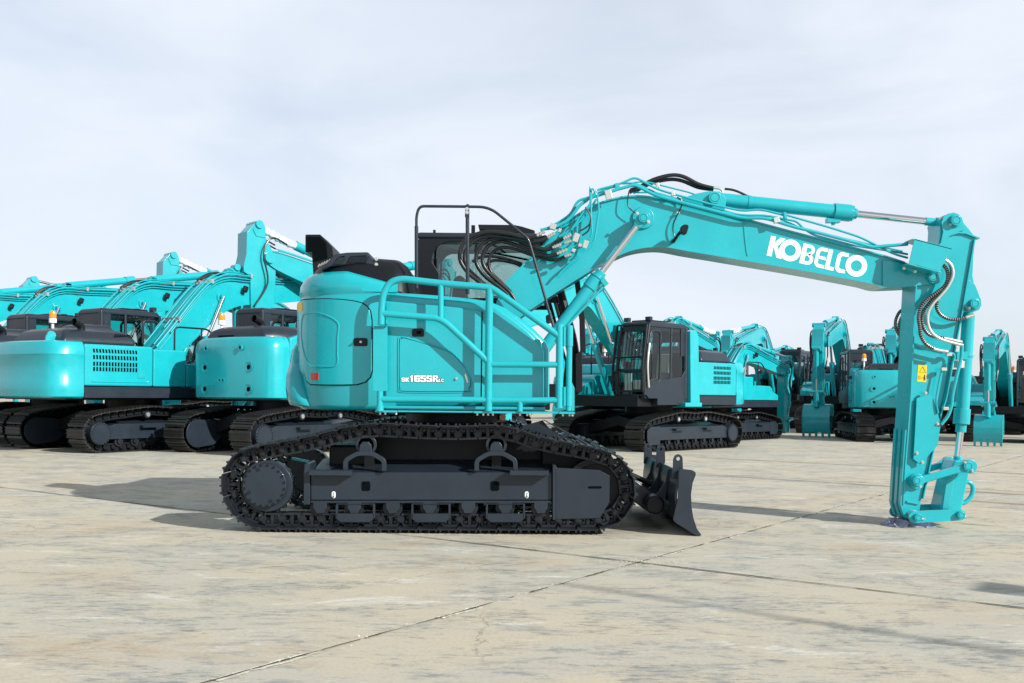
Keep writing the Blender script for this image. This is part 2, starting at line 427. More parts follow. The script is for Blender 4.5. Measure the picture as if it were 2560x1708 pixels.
    # small amber side reflector and white bracket near the bearing
    mk = MB().bb(tuple(W(1232, 1052, 11.0)), tuple(W(1250, 1036, 11.05))); mb_ = part('marker_bracket', mk, PAPER, T, .004)
    part('amber_reflector', MB().cyl(W(1257, 1043, 10.97), W(1257, 1043, 11.0), .035, seg=20), ORANGE, mb_)
    # ---- dozer blade
    Yb0, Yb1 = 10.02, 12.48
    def bp(l): return PL(l, Yb0)
    bl = MB()
    face = cat([W(a, b, Yb0) for a, b in ((1697, 1178), (1690, 1215), (1688, 1255), (1697, 1295), (1722, 1328), (1742, 1341))], 5)
    bl.ribbon(face, Yb0, Yb1, .022)
    B = part('dozer_blade', bl, GREY, T)
    for y in (Yb0 - .02, Yb1):
        part('blade_side_plate', MB().prism(bp([(1701, 1172), (1729, 1175), (1738, 1180), (1739, 1187), (1731, 1207), (1727, 1235), (1728, 1265), (1733, 1295), (1742, 1322), (1753, 1337), (1745, 1342), (1690, 1308), (1682, 1300), (1684, 1288), (1694, 1245), (1696, 1180)]), y, y + .02), GREY, B, .003)
    for y in (10.12, 11.3, 12.35):
        ear = MB(); ex, ez = XZ(1700, 1160, Yb0)
        if True:
            pts = [(ex - .055, ez - .16), (ex - .05, ez + .04)] + [(ex + .045 * math.cos(R(t)), ez + .045 + .045 * math.sin(R(t))) for t in range(170, -11, -20)] + [(ex + .05, ez - .09), (ex + .03, ez - .16)]
            hole = circ(ex, ez + .045, .02, 12)
            if y == 11.3: pts = [(p[0], p[1] + .03) for p in pts]; hole = [(p[0], p[1] + .03) for p in hole]
            h = holed(pts, [hole], y, y + .03); part('lifting_lug', h, GREY, B, .003)
    for y in (10.55, 11.15, 11.75):
        rib = MB().prism(bp([(1700, 1180), (1690, 1215), (1684, 1260), (1690, 1290), (1668, 1280), (1648, 1262), (1668, 1240), (1684, 1215), (1690, 1184)]), y, y + .025)
        part('blade_rib', rib, GREY, B, .003)
    bx = MB().cyl((XZ(1662, 1, 10)[0], 10.35, .27), (XZ(1662, 1, 10)[0], 12.2, .27), .10, seg=24); part('blade_beam', bx, BLACK, B, .03)
    for y in (10.62, 11.62):
        am = MB().prism(PL([(1455, 1185), (1560, 1180), (1660, 1250), (1676, 1290), (1640, 1297), (1560, 1238), (1455, 1230)], 10.2), y, y + .28)
        part('blade_arm', am, GREY, B, .02)
    gd = MB().prism(PL([(1300, 1066), (1356, 1050), (1370, 1068), (1420, 1100), (1500, 1160), (1500, 1190), (1330, 1130), (1290, 1090)], 10.9), 10.78, 10.80)
    gd.prism(PL([(1356, 1049), (1362, 1050), (1480, 1114), (1475, 1118)], 10.9), 10.74, 10.92)
    part('blade_cylinder_guard', gd, GREY, T, .004)
    bc = MB().cyl(W(1400, 1100, 11.2), W(1560, 1180, 11.2), .06, seg=20); bc.cyl(W(1560, 1180, 11.2), W(1640, 1215, 11.2), .032, seg=14)
    part('blade_cylinder', bc, BLACK, T)

    # ---- upper structure
    dk = MB(); zb = W(1180, 1030, 9.95).z
    xa, xb = W(938, 1030, 9.95).x, W(1437, 1030, 9.95).x
    dk.bb((xa, 9.93, zb - .012), (W(993, 1030, 9.95).x, 10.4, zb + .008))
    dk.bb((W(993.5, 1030, 9.95).x, 9.96, zb - .008), (W(1184, 1030, 9.95).x, 10.4, zb + .008))
    dk.bb((W(1184.5, 1030, 9.95).x, 9.93, zb - .012), (W(1328, 1030, 9.95).x, 10.4, zb + .008))
    dk.bb((W(1328.5, 1030, 9.95).x, 9.94, zb - .010), (W(1397, 1030, 9.95).x, 10.4, zb + .009))
    dk.bb((W(1397.5, 1030, 9.95).x, 9.93, zb - .012), (xb, 10.4, zb + .008))
    part('guard_base_plate', dk, TEAL, T, .002)
    bt = MB()
    for x_ in (950, 963, 990, 1193, 1208, 1220, 1232, 1300, 1318, 1330, 1407, 1424, 1431):
        p = W(x_, 1036, 9.96); bt.cyl((p.x, 9.97, zb - .014), (p.x, 9.97, zb - .035), .011, seg=8)
    part('plate_bolts', bt, ZINC, T)
    fl = MB().bb((W(960, 1, 10.2).x, 10.3, zb + .02), (W(1385, 1, 10.2).x, 12.3, zb + .16))
    part('main_frame', fl, BLACK, T, .01)
    Yb = 10.12
    body = PL([(951, 1016), (951, 735), (975, 729), (1090, 737), (1175, 745), (1222, 752), (1262, 768), (1300, 794), (1335, 822), (1362, 850), (1374, 872), (1374, 1016)], Yb)
    bd = MB().prism(body, Yb, 10.78)
    Bo = part('side_housing', bd, TEAL, T, .07, 5)
    # chamfered upper ledge
    lg = MB(); l1 = [(958, 733), (1090, 741), (1175, 749), (1212, 755)]; l2 = [(960, 744), (1090, 754), (1175, 763), (1208, 769)]
    # tank crease panel: forward section stands proud with a swept top edge
    tk = MB().prism(PL([(1216, 760), (1240, 768), (1280, 795), (1320, 826), (1350, 858), (1360, 880), (1360, 1004), (1216, 1004)], 10.1), 10.095, 10.3)
    part('fuel_tank_panel', tk, TEAL, Bo, .03, 4)
    ld = MB().prism(PL([(962, 752), (1090, 762), (1170, 771), (1208, 776), (1208, 1004), (962, 1004)], 10.1), 10.098, 10.3)
    part('pump_door', ld, TEAL, Bo, .022, 4)
    sk = MB().bb((W(955, 1, 10.1).x, 10.085, W(1, 1016, 10.1).z), (W(1372, 1, 10.1).x, 10.2, W(1, 1006, 10.1).z)); part('door_sill', sk, TEAL, Bo, .006)
    cov = [(999, 857), (1003, 849), (1014, 847), (1083, 867), (1124, 882), (1149, 905), (1170, 935), (1176, 958), (1171, 971), (1160, 978), (1012, 978), (1002, 971), (999, 962)]
    fdp = cat([(a, b, 0) for a, b in cov], 4, True); c0 = (1085, 920)
    big = PL([(c0[0] + (p.x - c0[0]) * 1.012 , c0[1] + (p.y - c0[1]) * 1.018) for p in fdp], 10.09)
    part('door_gap_shade', MB().prism(big, 10.0955, 10.2), GAP_DARK, Bo)  # dark plate behind the cover, painting the shaded groove round it
    cvr = part('side_cover', MB().prism(PL([(p.x, p.y) for p in fdp], 10.09), 10.085, 10.2), TEAL, Bo, .008, 3)
    rim = MB().tube([W(c0[0] + (p.x - c0[0]) * 1.035, c0[1] + (p.y - c0[1]) * 1.05, 10.098) for p in fdp] + [W(c0[0] + (fdp[0].x - c0[0]) * 1.035, c0[1] + (fdp[0].y - c0[1]) * 1.05, 10.098)], .009, 8)
    part('cover_rim', rim, TEAL, Bo)
    lk_ = MB().cyl(W(1141, 946.5, 10.085), W(1141, 946.5, 10.065), .012, seg=14); part('cover_lock', lk_, ZINC, cvr)
    part('cover_grip', MB().prism(PL([(1161, 936), (1164, 934), (1167, 940), (1171, 955), (1170, 958), (1167, 957)], 10.08), 10.068, 10.085), ZINC, cvr, .002)
    hd = MB().prism(PL([(1030, 826), (1034, 822), (1056, 821), (1060, 826), (1060, 840), (1057, 842), (1033, 842), (1030, 839)], 10.09), 10.078, 10.1); hd_ = part('door_handle', hd, BLACK, Bo, .006)
    part('latch', MB().prism(PL([(1042, 828), (1053, 828), (1053, 835), (1042, 835)], 10.08), 10.070, 10.078), GAP_DARK, hd_, .002)
    # model marking
    GLY = {  # block strokes on a 10 x 14 grid
        '1': [(3, 0, 8, 14), (0.5, 9, 3, 12.2)], '6': [(0, 0, 4, 14), (4, 11, 10, 14), (4, 6, 10, 8.6), (4, 0, 6.2, 2.6), (6.2, 0, 10, 6), (6.2, 9.6, 10, 11)],
        '5': [(0, 11, 10, 14), (0, 6.2, 4, 11), (4, 6.2, 10, 9), (6.2, 2.6, 10, 6.2), (0, 0, 10, 2.6), (0, 2.6, 3.6, 4.4)], 'S': [(0.4, 11.2, 9.6, 14), (0, 6.4, 4, 11.2), (4, 5.8, 9.8, 8.4), (6, 2.8, 10, 5.8), (0.4, 0, 9.6, 2.8), (0, 2.8, 3.6, 4.6), (6.4, 9.6, 10, 11.2)],
        'R': [(0, 0, 4, 14), (4, 11.4, 9.4, 14), (6.4, 8.2, 10, 11.4), (4, 5.8, 8.6, 8.2), (5.6, 3.2, 9, 5.8), (6.6, 0, 10.6, 3.2)], 'K': [(0, 0, 3.8, 14)], 'L': [(0, 0, 4, 14), (4, 0, 8.5, 3)], 'C': [(0, 0.6, 4, 13.4), (1, 11, 10, 14), (1, 0, 10, 3), (6.2, 8.8, 10, 11), (6.2, 3, 10, 5.2)]}
    for nm, m_, grow, y in (('model_outline', INK, .0035, 10.0825), ('model_letters', WHITE, 0.0, 10.0805)):
        mb = MB(); zb_ = W(1003, 954.5, y).z
        for ch, px, wpx, hpx in (('S', 1003.5, 9, 10.5), ('K', 1013.5, 9.5, 10.5), ('1', 1024, 10.5, 16.5), ('6', 1035.5, 14.5, 16.5), ('5', 1051, 14, 16.5), ('S', 1066, 14, 16.5), ('R', 1081.5, 13.5, 16.5), ('L', 1096.5, 6, 8.5), ('C', 1103, 6, 8.5)):
            x0 = W(px, 953, y).x; kx = wpx * y / F / 10; kz = hpx * y / F / 14
            for a, b, c, d_ in GLY[ch]: mb.bb((x0 + a * kx - grow, y, zb_ + b * kz - grow), (x0 + c * kx + grow, y - .0008, zb_ + d_ * kz + grow))
            if ch == 'K':
                for p in ([(3, 6.5), (6.2, 14), (10, 14), (6, 7), (10, 0), (6, 0), (3, 6)],): mb.prism([(x0 + a * kx, zb_ + b * kz) for a, b in p], y - .0008 - grow * .0, y)
        part(nm, mb, m_, cvr, smooth=False)
    gp_ = MB().bb((W(1210.5, 1, 10.09).x, 10.0945, W(1, 1004, 10.1).z), (W(1213.5, 1, 10.09).x, 10.2, W(1, 768, 10.1).z)); part('panel_gap', gp_, GAP_DARK, Bo)
    for y_ in (800, 960): part('door_hinge', MB().cyl(W(966, y_, 10.085), W(966, y_ + 12, 10.085), .010, seg=10), TEAL, Bo)
    # ---- curved rear housing
    plan = [(-1.18, 10.125), (-1.5, 10.135), (-1.78, 10.19), (-2.0, 10.29), (-2.16, 10.44), (-2.27, 10.64), (-2.335, 10.9), (-2.355, 11.25), (-2.335, 11.6), (-2.27, 11.85), (-2.12, 12.08), (-1.85, 12.28), (-1.5, 12.38), (-1.15, 12.4)]
    pc = cat([(a, b, 0) for a, b in plan], 6)
    acc = [0]
    for i in range(len(pc) - 1): acc.append(acc[-1] + (pc[i + 1] - pc[i]).length)
    def at_s(s_):
        s_ = max(0, min(acc[-1] - 1e-6, s_)); j = 0
        while acc[j + 1] < s_: j += 1
        f = (s_ - acc[j]) / (acc[j + 1] - acc[j]); p = pc[j].lerp(pc[j + 1], f)
        t = (pc[min(j + 2, len(pc) - 1)] - pc[max(j - 1, 0)]).normalized(); nn = Vector((-t.y, t.x, 0))
        if nn.dot(p - Vector((-1.0, 11.25, 0))) < 0: nn = -nn
        return p, nn
    def s_of(px, py):                          # visible point of the curve on this ray
        best = None
        for i in range(3, int(acc[-1] / 2 * 200)):
            s_ = i / 200; p, nn = at_s(s_); v = W(px, py, p.y)
            e = abs(v.x - p.x) / p.y
            if best is None or e < best[0]: best = (e, s_, v.z)
            if s_ > 1.62: break
        return best[1], best[2]
    lv = [(1.232, .05), (1.25, .02), (1.29, 0), (1.7, 0), (2.1, 0), (2.38, 0), (2.405, .012), (2.43, .014), (2.45, 0), (2.55, .012), (2.62, .05), (2.665, .11), (2.69, .2), (2.70, .34)]
    vs = []; fs = []; ncol = len(pc)
    for z, ins in lv:
        for i, p in enumerate(pc):
            q, nn = at_s(acc[i]); k = max(0, min(1, (p.x + 1.75) / .5)) if p.y < 11 else 0; zz = z - (.14 * k * max(0, (z - 2.43) / .27))
            vs.append(Vector((q.x, q.y, zz)) - nn * ins)
    for j in range(len(lv) - 1):
        for i in range(ncol - 1): fs.append((j * ncol + i, j * ncol + i + 1, (j + 1) * ncol + i + 1, (j + 1) * ncol + i))
    fs.append(tuple(range(ncol))); fs.append(tuple(reversed(range((len(lv) - 1) * ncol, len(lv) * ncol))))
    fs.append(tuple(j * ncol for j in range(len(lv)))[::-1] + tuple(j * ncol + ncol - 1 for j in range(len(lv))))
    mb = MB(); mb.add(vs, fs); RH = part('rear_housing', mb, TEAL, T, angle=50)
    def curved_panel(name, pts, off, th, m_, parent, bev=0, close=True):
        sz = [s_of(a, b) for a, b in pts]
        bm = bmesh.new(); bm.faces.new([bm.verts.new((s_, 0, z)) for s_, z in sz])
        lo, hi = min(a for a, b in sz), max(a for a, b in sz)
        k = lo + .04
        while k < hi:
            bmesh.ops.bisect_plane(bm, geom=bm.verts[:] + bm.edges[:] + bm.faces[:], plane_co=(k, 0, 0), plane_no=(1, 0, 0)); k += .04
        r = bmesh.ops.extrude_face_region(bm, geom=bm.faces[:])
        for v in [g for g in r['geom'] if isinstance(g, bmesh.types.BMVert)]: v.co.y = th
        for v in bm.verts:
            p, nn = at_s(v.co.x); q = p + nn * (off + v.co.y); v.co = Vector((q.x, q.y, v.co.z)) - L0
        bmesh.ops.recalc_face_normals(bm, faces=bm.faces)
        me = bpy.data.meshes.new(name); bm.to_mesh(me); bm.free(); me.materials.append(m_)
        me.polygons.foreach_set('use_smooth', [True] * len(me.polygons)); me.set_sharp_from_angle(angle=R(40))
        return part(name, me, m_, parent, bev)
    dpx = [(755, 752), (790, 749), (823, 748.5), (855, 750), (884, 753.5), (905, 758.5), (918, 767), (926, 780), (929.5, 802), (930, 860), (930, 925), (925, 943), (913, 955), (893, 961), (860, 962), (815, 962), (780, 961), (770, 953), (760, 915), (752, 880), (748, 845), (747, 800), (749, 765)]
    cdx, cdy = 848, 856
    curved_panel('door_gap_shade', [(cdx + (a - cdx) * 1.03, cdy + (b - cdy) * 1.022) for a, b in dpx if a > 752], .0005, .005, GAP_DARK, RH)  # dark backing sheet that draws the shade in the engine door's gap
    DR = curved_panel('engine_door', [(a, b) for a, b in dpx], .002, .018, TEAL, RH, .007)
    # recessed pocket outline of the door
    ro_ = [(762, 790), (775, 784), (805, 784), (846, 806), (847, 840), (846, 880), (843, 914), (800, 916), (781, 915), (768, 893), (761, 865), (758, 825)]
    pk = cat([(a, b, 0) for a, b in ro_], 4, True); tp = []
    for p in pk + [pk[0]]:
        s_, z = s_of(p.x, p.y); q, nn = at_s(s_); q = q + nn * .0205; tp.append(Vector((q.x, q.y, z)))
    part('door_pocket', MB().tube(tp, .008, 8), TEAL, DR)
    for nm, pts, m_ in (('warning_sticker', [(750, 757), (761, 757), (761, 778), (749.5, 778)], YELLOW), ('red_reflector', [(781, 933), (800, 932), (800, 950), (782, 951)], RED)):
        curved_panel(nm, pts, .0205, .004, m_, DR)
    hp = [(887, 847), (890, 845.5), (917, 845.5), (920, 849), (920, 863), (917, 866), (889, 866), (885, 862), (885, 851)]
    dh = curved_panel('door_handle', hp, .02, .008, BLACK, DR, .003)
    s_, z = s_of(904, 855.5); q, nn = at_s(s_); q.z = z
    part('lock_knob', MB().cyl(q + nn * .028, q + nn * .05, .017, .012, seg=16), ZINC, dh, .003)
    # counterweight bulge, low at the tail
    zs = [1.262, 1.28, 1.34, 1.45, 1.6, 1.75, 1.87, 1.94, 1.965]; vs = []; fs = []; NC = 22
    s_end = acc[-1] - .75
    for j, z in enumerate(zs):
        t = (z - 1.26) / .705; pxb = 772 - 33 * t ** .8; s0 = s_of(pxb, 1021 - 142 * t)[0] - .03
        h = [.02, .085, .115, .13, .125, .105, .075, .035, .0][j]
        for i in range(NC):
            u = i / (NC - 1); s_ = s0 + (s_end - s0) * u; p, nn = at_s(s_)
            o = h * min(1, math.sin(min(1, u / .10) * math.pi / 2)) * min(1, (1 - u) / .1) + .006
            vs.append(Vector((p.x, p.y, z)) + nn * o)
    for j in range(len(zs) - 1):
        for i in range(NC - 1): fs.append((j * NC + i, j * NC + i + 1, (j + 1) * NC + i + 1, (j + 1) * NC + i))
    mb = MB(); mb.add(vs, fs); CW = part('counterweight', mb, TEAL, T, angle=60)
    m = CW.modifiers.new('shell', 'SOLIDIFY'); m.thickness = .03 * SC; m.offset = -1
    # ---- black engine hood
    hv = [(2.60, .0), (2.70, .02), (2.77, .08), (2.82, .17), (2.85, .30), (2.86, .45)]
    base = [(-1.14, 10.22), (-1.4, 10.23), (-1.72, 10.29), (-1.97, 10.41), (-2.12, 10.62), (-2.19, 10.9), (-2.2, 11.25), (-2.14, 11.6), (-2.05, 11.85), (-1.85, 12.05), (-1.5, 12.15), (-1.12, 12.15), (-1.03, 11.9), (-1.0, 11.2), (-1.03, 10.5)]
    bc_ = cat([(a, b, 0) for a, b in base], 3, True); cc = Vector((-1.55, 11.25, 0)); vs = []; fs = []; n = len(bc_)
    for z, ins in hv:
        for p in bc_:
            d = (cc - p); zz = z - (.16 if z < 2.7 else .16 * max(0, (2.89 - z) / .19)) * max(0, min(1, (p.x + 1.6) / .4))
            vs.append(Vector((p.x, p.y, zz)) + d.normalized() * ins)
    for j in range(len(hv) - 1):
        for i in range(n): fs.append((j * n + i, j * n + (i + 1) % n, (j + 1) * n + (i + 1) % n, (j + 1) * n + i))
    fs.append(tuple(range((len(hv) - 1) * n, len(hv) * n))); fs.append(tuple(reversed(range(n))))
    mb = MB(); mb.add(vs, fs); HO = part('engine_hood', mb, BLACK, T, angle=50)
    # louvred intake box on top of the hood
    q0 = [(802, 678), (839, 637), (870, 633), (922, 632), (952, 666), (938, 673), (880, 664), (830, 668)]
    gb = MB().prism(PL(q0, 10.4), 10.34, 11.7); GB = part('intake_box', gb, GREY, HO, .02, 3)
    for pts in ([(833, 661), (846, 643), (862, 640), (855, 658)], [(867, 657), (876, 641), (915, 639), (916, 657)]):
        part('intake_mesh', MB().prism(PL(pts, 10.34), 10.33, 10.345), GAP_DARK, GB)
        bars = MB(); 
        for k in range(13):
            a, b = (pts[0][0] + 1.5 + (pts[3][0] - pts[0][0] - 3) * k / 12), (pts[1][0] + 1.5 + (pts[2][0] - pts[1][0] - 3) * k / 12)
            bars.tube([W(a, pts[0][1] - 1, 10.328), W(b, pts[1][1] + 1, 10.328)], .0025, 4)
        for k in range(7):
            y_ = pts[0][1] + (pts[1][1] - pts[0][1]) * (k + .5) / 7; xx = pts[0][0] + (pts[1][0] - pts[0][0]) * (k + .5) / 7
            bars.tube([W(xx + 1, y_, 10.326), W(xx + (pts[3][0] - pts[0][0]) - 1, y_, 10.326)], .0025, 4)
        part('mesh_bars', bars, GREY, GB)
    bb_ = bolts(MB(), [W(941, 648, 10.34), W(941, 662, 10.34)], (0, -1, 0), .014, .02); part('hood_bolts', bb_, ZINC, HO)
    ex = MB().prism(PL([(764, 589), (766, 587), (801, 587), (832, 618), (836, 650), (836, 690), (784, 690), (780, 631), (764, 631)], 11.0), 10.98, 11.45)
    EX = part('exhaust_duct', ex, BLACK, HO, .012)
    part('duct_opening', MB().prism(PL([(767, 592), (800, 592), (815, 608), (818, 646), (783, 655), (782, 629), (767, 628)], 10.97), 10.972, 10.985), GAP_DARK, EX)
    part('hood_seam', MB().tube([Vector(v) * 1 for v in [p + Vector((0, 0, 2.60)) + (p - cc).normalized() * .006 - Vector((0, 0, .16 * max(0, min(1, (p.x + 1.6) / .4)))) for p in bc_]] , .012, 6), GAP_DARK, HO)
    grate = MB()
    for k in range(7): grate.tube([W(795 + k * 6, 668 - k * 2.5, 10.6), W(800 + k * 6.5, 660 - k * 3, 10.6)], .008, 5)
    part('hood_grille', grate, ZINC, HO)

    # ---- side guard pipes
    Yg = 9.93; rg = .034
    GU = MB()
    gm = lambda pts, rad, r=rg: GU.tube(rnd(PV(pts, Yg), rad, 8), r, 18)
    gm([(953, 812), (954, 769), (958, 735), (974, 706), (1003, 697), (1099, 708.5), (1205, 717), (1231, 721), (1399.6, 842)], .16)
    gm([(957, 784), (1092, 795), (1114, 806), (1219, 903)], .10)
    gm([(1102, 712), (1102, 797)], .1, .029)
    gm([(1223.6, 722), (1221, 1028)], .1, .038)
    gm([(1224, 911), (1399, 912)], .1, .031); gm([(948, 998), (1215, 1000)], .1, .031); gm([(1224, 1001), (1399, 1001)], .1, .031)
    gm([(1299.6, 1004), (1299.6, 1029)], .1, .029)
    gm([(1399.6, 812), (1398, 1020)], .1, .038)
    gm([(950, 978), (949.5, 1018)], .1, .031); gm([(949.5, 1014), (949.5, 1028)], .1, .040)
    GP = part('side_guard', GU, TEAL, T, angle=50)
    hg = MB(); hp_ = PV([(1424, 814), (1421.5, 1027)], 9.95); hg.tube(hp_, .029, 16); hg.tube(PV([(1424, 816), (1423.7, 866)], 9.95), .035, 18); hg.tube(PV([(1422, 966), (1421.5, 1016)], 9.95), .035, 18)
    HG = part('guard_hinge', hg, TEAL, T, angle=50)
    hx = MB()
    for a, b in ((817, 867), (967, 1016)): hx.prism(PL([(1408, a), (1414, a + 2), (1414, b - 2), (1408, b)], 9.95), 9.90, 9.925)
    hx.prism(PL([(1429, 955), (1436, 970), (1436, 1028), (1429, 1028)], 9.98), 9.97, 10.0)
    part('hinge_plate', hx, TEAL, HG, .003)
    st = MB().prism(PL([(933, 817), (968.5, 817), (967, 978), (932, 978)], 9.95), 9.945, 9.965); st.prism(PL([(935, 812.5), (968.5, 815.5), (968.5, 816.8), (935, 816.8)], 9.95), 9.91, 10.02)
    part('guard_bracket', st, TEAL, T, .003)
    # ---- black handrail
    CA = lambda l: [(1020 + u * .17857, 480 + v * .17857) for u, v in l]
    hr = MB(); Yh = 10.22
    hr.tube(rnd(PV(CA([(120, 1350), (118, 480)]) , Yh), .1), .020, 12)
    hr.tube(rnd(PV([(1041, 571)] + CA([(118, 330), (160, 200), (830, 206), (1140, 212), (1680, 650), (1715, 760)]) + [(1384, 819)], Yh), .16, 8), .0145, 12)
    HR = part('handrail', hr, GREY, T)
    h2 = MB(); h2.tube(PV(CA([(832, 330), (835, 1430)]), Yh - .03), .020, 12); h2.prism(PL(CA([(805, 180), (856, 180), (860, 345), (845, 372), (810, 372), (796, 345)]), Yh - .04), Yh - .05, Yh - .038)
    h2.prism(PL(CA([(820, 172), (850, 172), (850, 184), (820, 184)]), Yh - .04), Yh - .05, Yh + .02)
    R2 = part('handrail_post', h2, GREY, HR, .003); part('post_bolts', bolts(MB(), PV(CA([(825, 240), (825, 290)]), Yh - .05), (0, -1, 0), .014, .02), ZINC, R2)

    # ---- cab
    Y0, Y1 = 11.45, 12.45
    win = [(1080, 655), (1082, 634), (1093, 616), (1115, 605), (1325, 602), (1345, 640), (1368, 745), (1098, 745), (1098, 683)]
    out_ = [(1044, 600), (1052, 596), (1330, 596), (1350, 600), (1452, 980), (1430, 1000), (1044, 1000)]
    for nm, y in (('cab_side', Y0), ('cab_side', Y1 - .04)):
        part(nm, holed(PL(out_, Y0), [PL(win, Y0), PL([(1384, 757), (1424, 900), (1418, 960), (1260, 960), (1250, 757)], Y0)], y, y + .04), BLACK, T, .008)
    part('window_seal', MB().tube([W(a, b, Y1 - .06) for a, b in [(1100, 730), (1103, 655), (1118, 635), (1140, 632), (1240, 634), (1330, 652)]] , .012, 6), GAP_DARK, T)
    rf = MB().bb(tuple(W(1042, 596.5, Y0) - Vector((0, .0, 0))), (W(1356, 581, Y0).x, Y1, W(1150, 581, Y0).z)); RF = part('cab_roof', rf, GREY, T, .035, 4)
    sr = MB().prism(PL([(1195, 563), (1285, 564), (1305, 568), (1337, 578), (1337, 590), (1200, 576)], Y0 + .2), Y0 + .15, Y1 - .15); part('roof_hatch', sr, BLACK, RF, .01)
    nb = MB().cyl(W(1086, 582, Y0 + .06), W(1086, 575, Y0 + .06), .016, seg=12); nb.bb(tuple(W(1178, 582, Y0 + .2)), tuple(W(1188, 565, Y0 + .26))); part('roof_bracket', nb, BLACK, RF, .004)
    rr_ = MB().bb((W(1044, 1, Y0).x, Y0 + .045, 1.3), (W(1044, 1, Y0).x + .04, Y1 - .045, W(1, 745, Y0).z)); part('cab_rear_wall', rr_, BLACK, T)
    fr_ = MB()
    for y in (Y0 + .03, Y1 - .03):
        fr_.tube(rnd([W(1356, 590, Y0) + Vector((0, y - Y0, 0)), W(1392, 690, Y0) + Vector((0, y - Y0, 0)), W(1440, 870, Y0) + Vector((0, y - Y0, 0)), W(1446, 975, Y0) + Vector((0, y - Y0, 0))], .3), .045, 8)
    part('cab_pillar', fr_, BLACK, T)
    fg = MB().prism(PL([(1436, 690), (1449, 690), (1463, 790), (1466, 880), (1452, 880), (1450, 800)], 11.3), 11.36, 11.42); fg.prism(PL([(1439, 885), (1456, 876), (1457, 978), (1443, 984), (1439, 975)], 11.3), 11.34, 11.42)
    part('front_guard_frame', fg, BLACK, T, .006)
    part('cab_glass', MB().prism(PL(win, Y0), Y0 + .015, Y0 + .020), GLASS, T, smooth=False)
    part('cab_glass', MB().prism(PL(win, Y0), Y1 - .022, Y1 - .017), GLASS, T, smooth=False)
    se = MB().prism(PL([(1130, 760), (1135, 700), (1150, 690), (1165, 700), (1175, 800), (1250, 815), (1250, 850), (1140, 850)], 11.9), 11.75, 12.15); part('operator_seat', se, BLACK, T, .03)
    part('mirror', MB().prism(PL([(1364, 790), (1378, 783), (1381, 806), (1366, 812)], 11.2), 11.18, 11.22), GREY, T, .01)

    # ---- boom
    Yn, Yf_ = 10.86, 11.26
    up = [(1232, 778), (1258, 712), (1290, 679), (1324, 646), (1362, 606), (1400, 569), (1436, 540), (1470, 519), (1507, 503), (1545, 493), (1573, 489), (1607, 489), (1650, 494), (1702, 502), (1812, 531), (1881, 551), (2000, 583), (2120, 614), (2216, 640), (2262, 655), (2310, 668), (2340, 674)]
    lo = [(2349, 700), (2333, 711), (2290, 716), (2240, 718), (2206, 718), (2173, 709), (2086, 692), (2000, 676), (1900, 659), (1800, 642), (1726, 630), (1690, 623), (1666, 619), (1640, 618), (1607, 621), (1573, 629), (1540, 643), (1504, 660), (1460, 688), (1400, 726), (1324, 776), (1290, 802), (1250, 818)]
    web = PL(up + lo, Yn)
    BM = part('boom', MB().prism(web, Yn + .012, Yf_ - .012), TEAL, T, .004)
    fm = MB().ribbon(cat([W(a, b, Yn) for a, b in up[1:-2]], 3), Yn - .015, Yf_ + .015, -.016)
    fm.ribbon(cat([W(a, b, Yn) for a, b in lo[2:-2]], 3), Yn - .015, Yf_ + .015, -.016)
    part('flange_plate', fm, TEAL, BM)
    part('weld_seam', MB().tube(PV([(1859, 552), (1862, 590), (1866, 625), (1869, 640)], Yn + .010), .008, 6), TEAL, BM)
    bs = MB(); 
    for c, r, h in (((1608, 545), .125, .03), ((2333.5, 693), .085, .06)):
        p = W(c[0], c[1], Yn); bs.cyl((p.x, Yn + .012, p.z), (p.x, Yn + .012 - h, p.z), r, r * .92, seg=36)
    bs.prism(PL([(2206, 650), (2262, 660), (2300, 672), (2330, 677), (2350, 693), (2333, 711), (2290, 715), (2206, 717)], Yn), Yn - .012, Yn + .02)
    part('pin_boss', bs, TEAL, BM, .006)
    def pin(c, Y, r, parent, h=.05, m_=TEAL):
        p = W(c[0], c[1], Y); b_ = MB().cyl((p.x, Y, p.z), (p.x, Y - h, p.z), r, seg=28); o = part('pivot_pin', b_, m_, parent, .005)
        part('pin_groove', MB().ring((p.x, Y - h, p.z), (0, -1, 0), r * .74, r * .68, .0015, 28), GAP_DARK, o); return o
    # cylinder bracket on top of the boom
    cbk = MB()
    for y in (10.90, 11.20): cbk.prism(PL([(1690, 500), (1740, 485), (1774, 478), (1800, 480), (1815, 498), (1812, 525), (1800, 533)], 10.9), y - .02, y + .02)
    part('cylinder_bracket', cbk, TEAL, BM, .006)
    pin((1785, 496), 10.88, .066, BM)
    # lettering on the boom
    LB = MB(); o0 = Vector(W(1916.6, 638.5, Yn)); e1 = (W(2141 + 0, 662 + 28, Yn) - o0); 
    ux, uz = math.cos(R(-12.6)), math.sin(R(-12.6)); H_ = 51 * Yn / F
    def lt(x, y): return (o0.x + (x * ux - y * uz) * H_, o0.z + (x * uz + y * ux) * H_)
    yl0, yl1 = Yn + .0085, Yn + .0125
    def poly(p): LB.prism([lt(*q) for q in p], yl0, yl1)
    poly([(0, 0), (.25, 0), (.25, 1), (0, 1)]); poly([(.25, .50), (.50, 0), (.78, 0), (.42, .56), (.74, 1), (.47, 1), (.25, .70)])
    def ringl(cx_, cy_, ro, ri):
        for k in range(36):
            a, b = 2 * math.pi * k / 36, 2 * math.pi * (k + 1) / 36
            poly([(cx_ + ri * math.cos(a), cy_ + ri * math.sin(a)), (cx_ + ro * math.cos(a), cy_ + ro * math.sin(a)), (cx_ + ro * math.cos(b), cy_ + ro * math.sin(b)), (cx_ + ri * math.cos(b), cy_ + ri * math.sin(b))])
    ringl(1.08, .5, .535, .275)
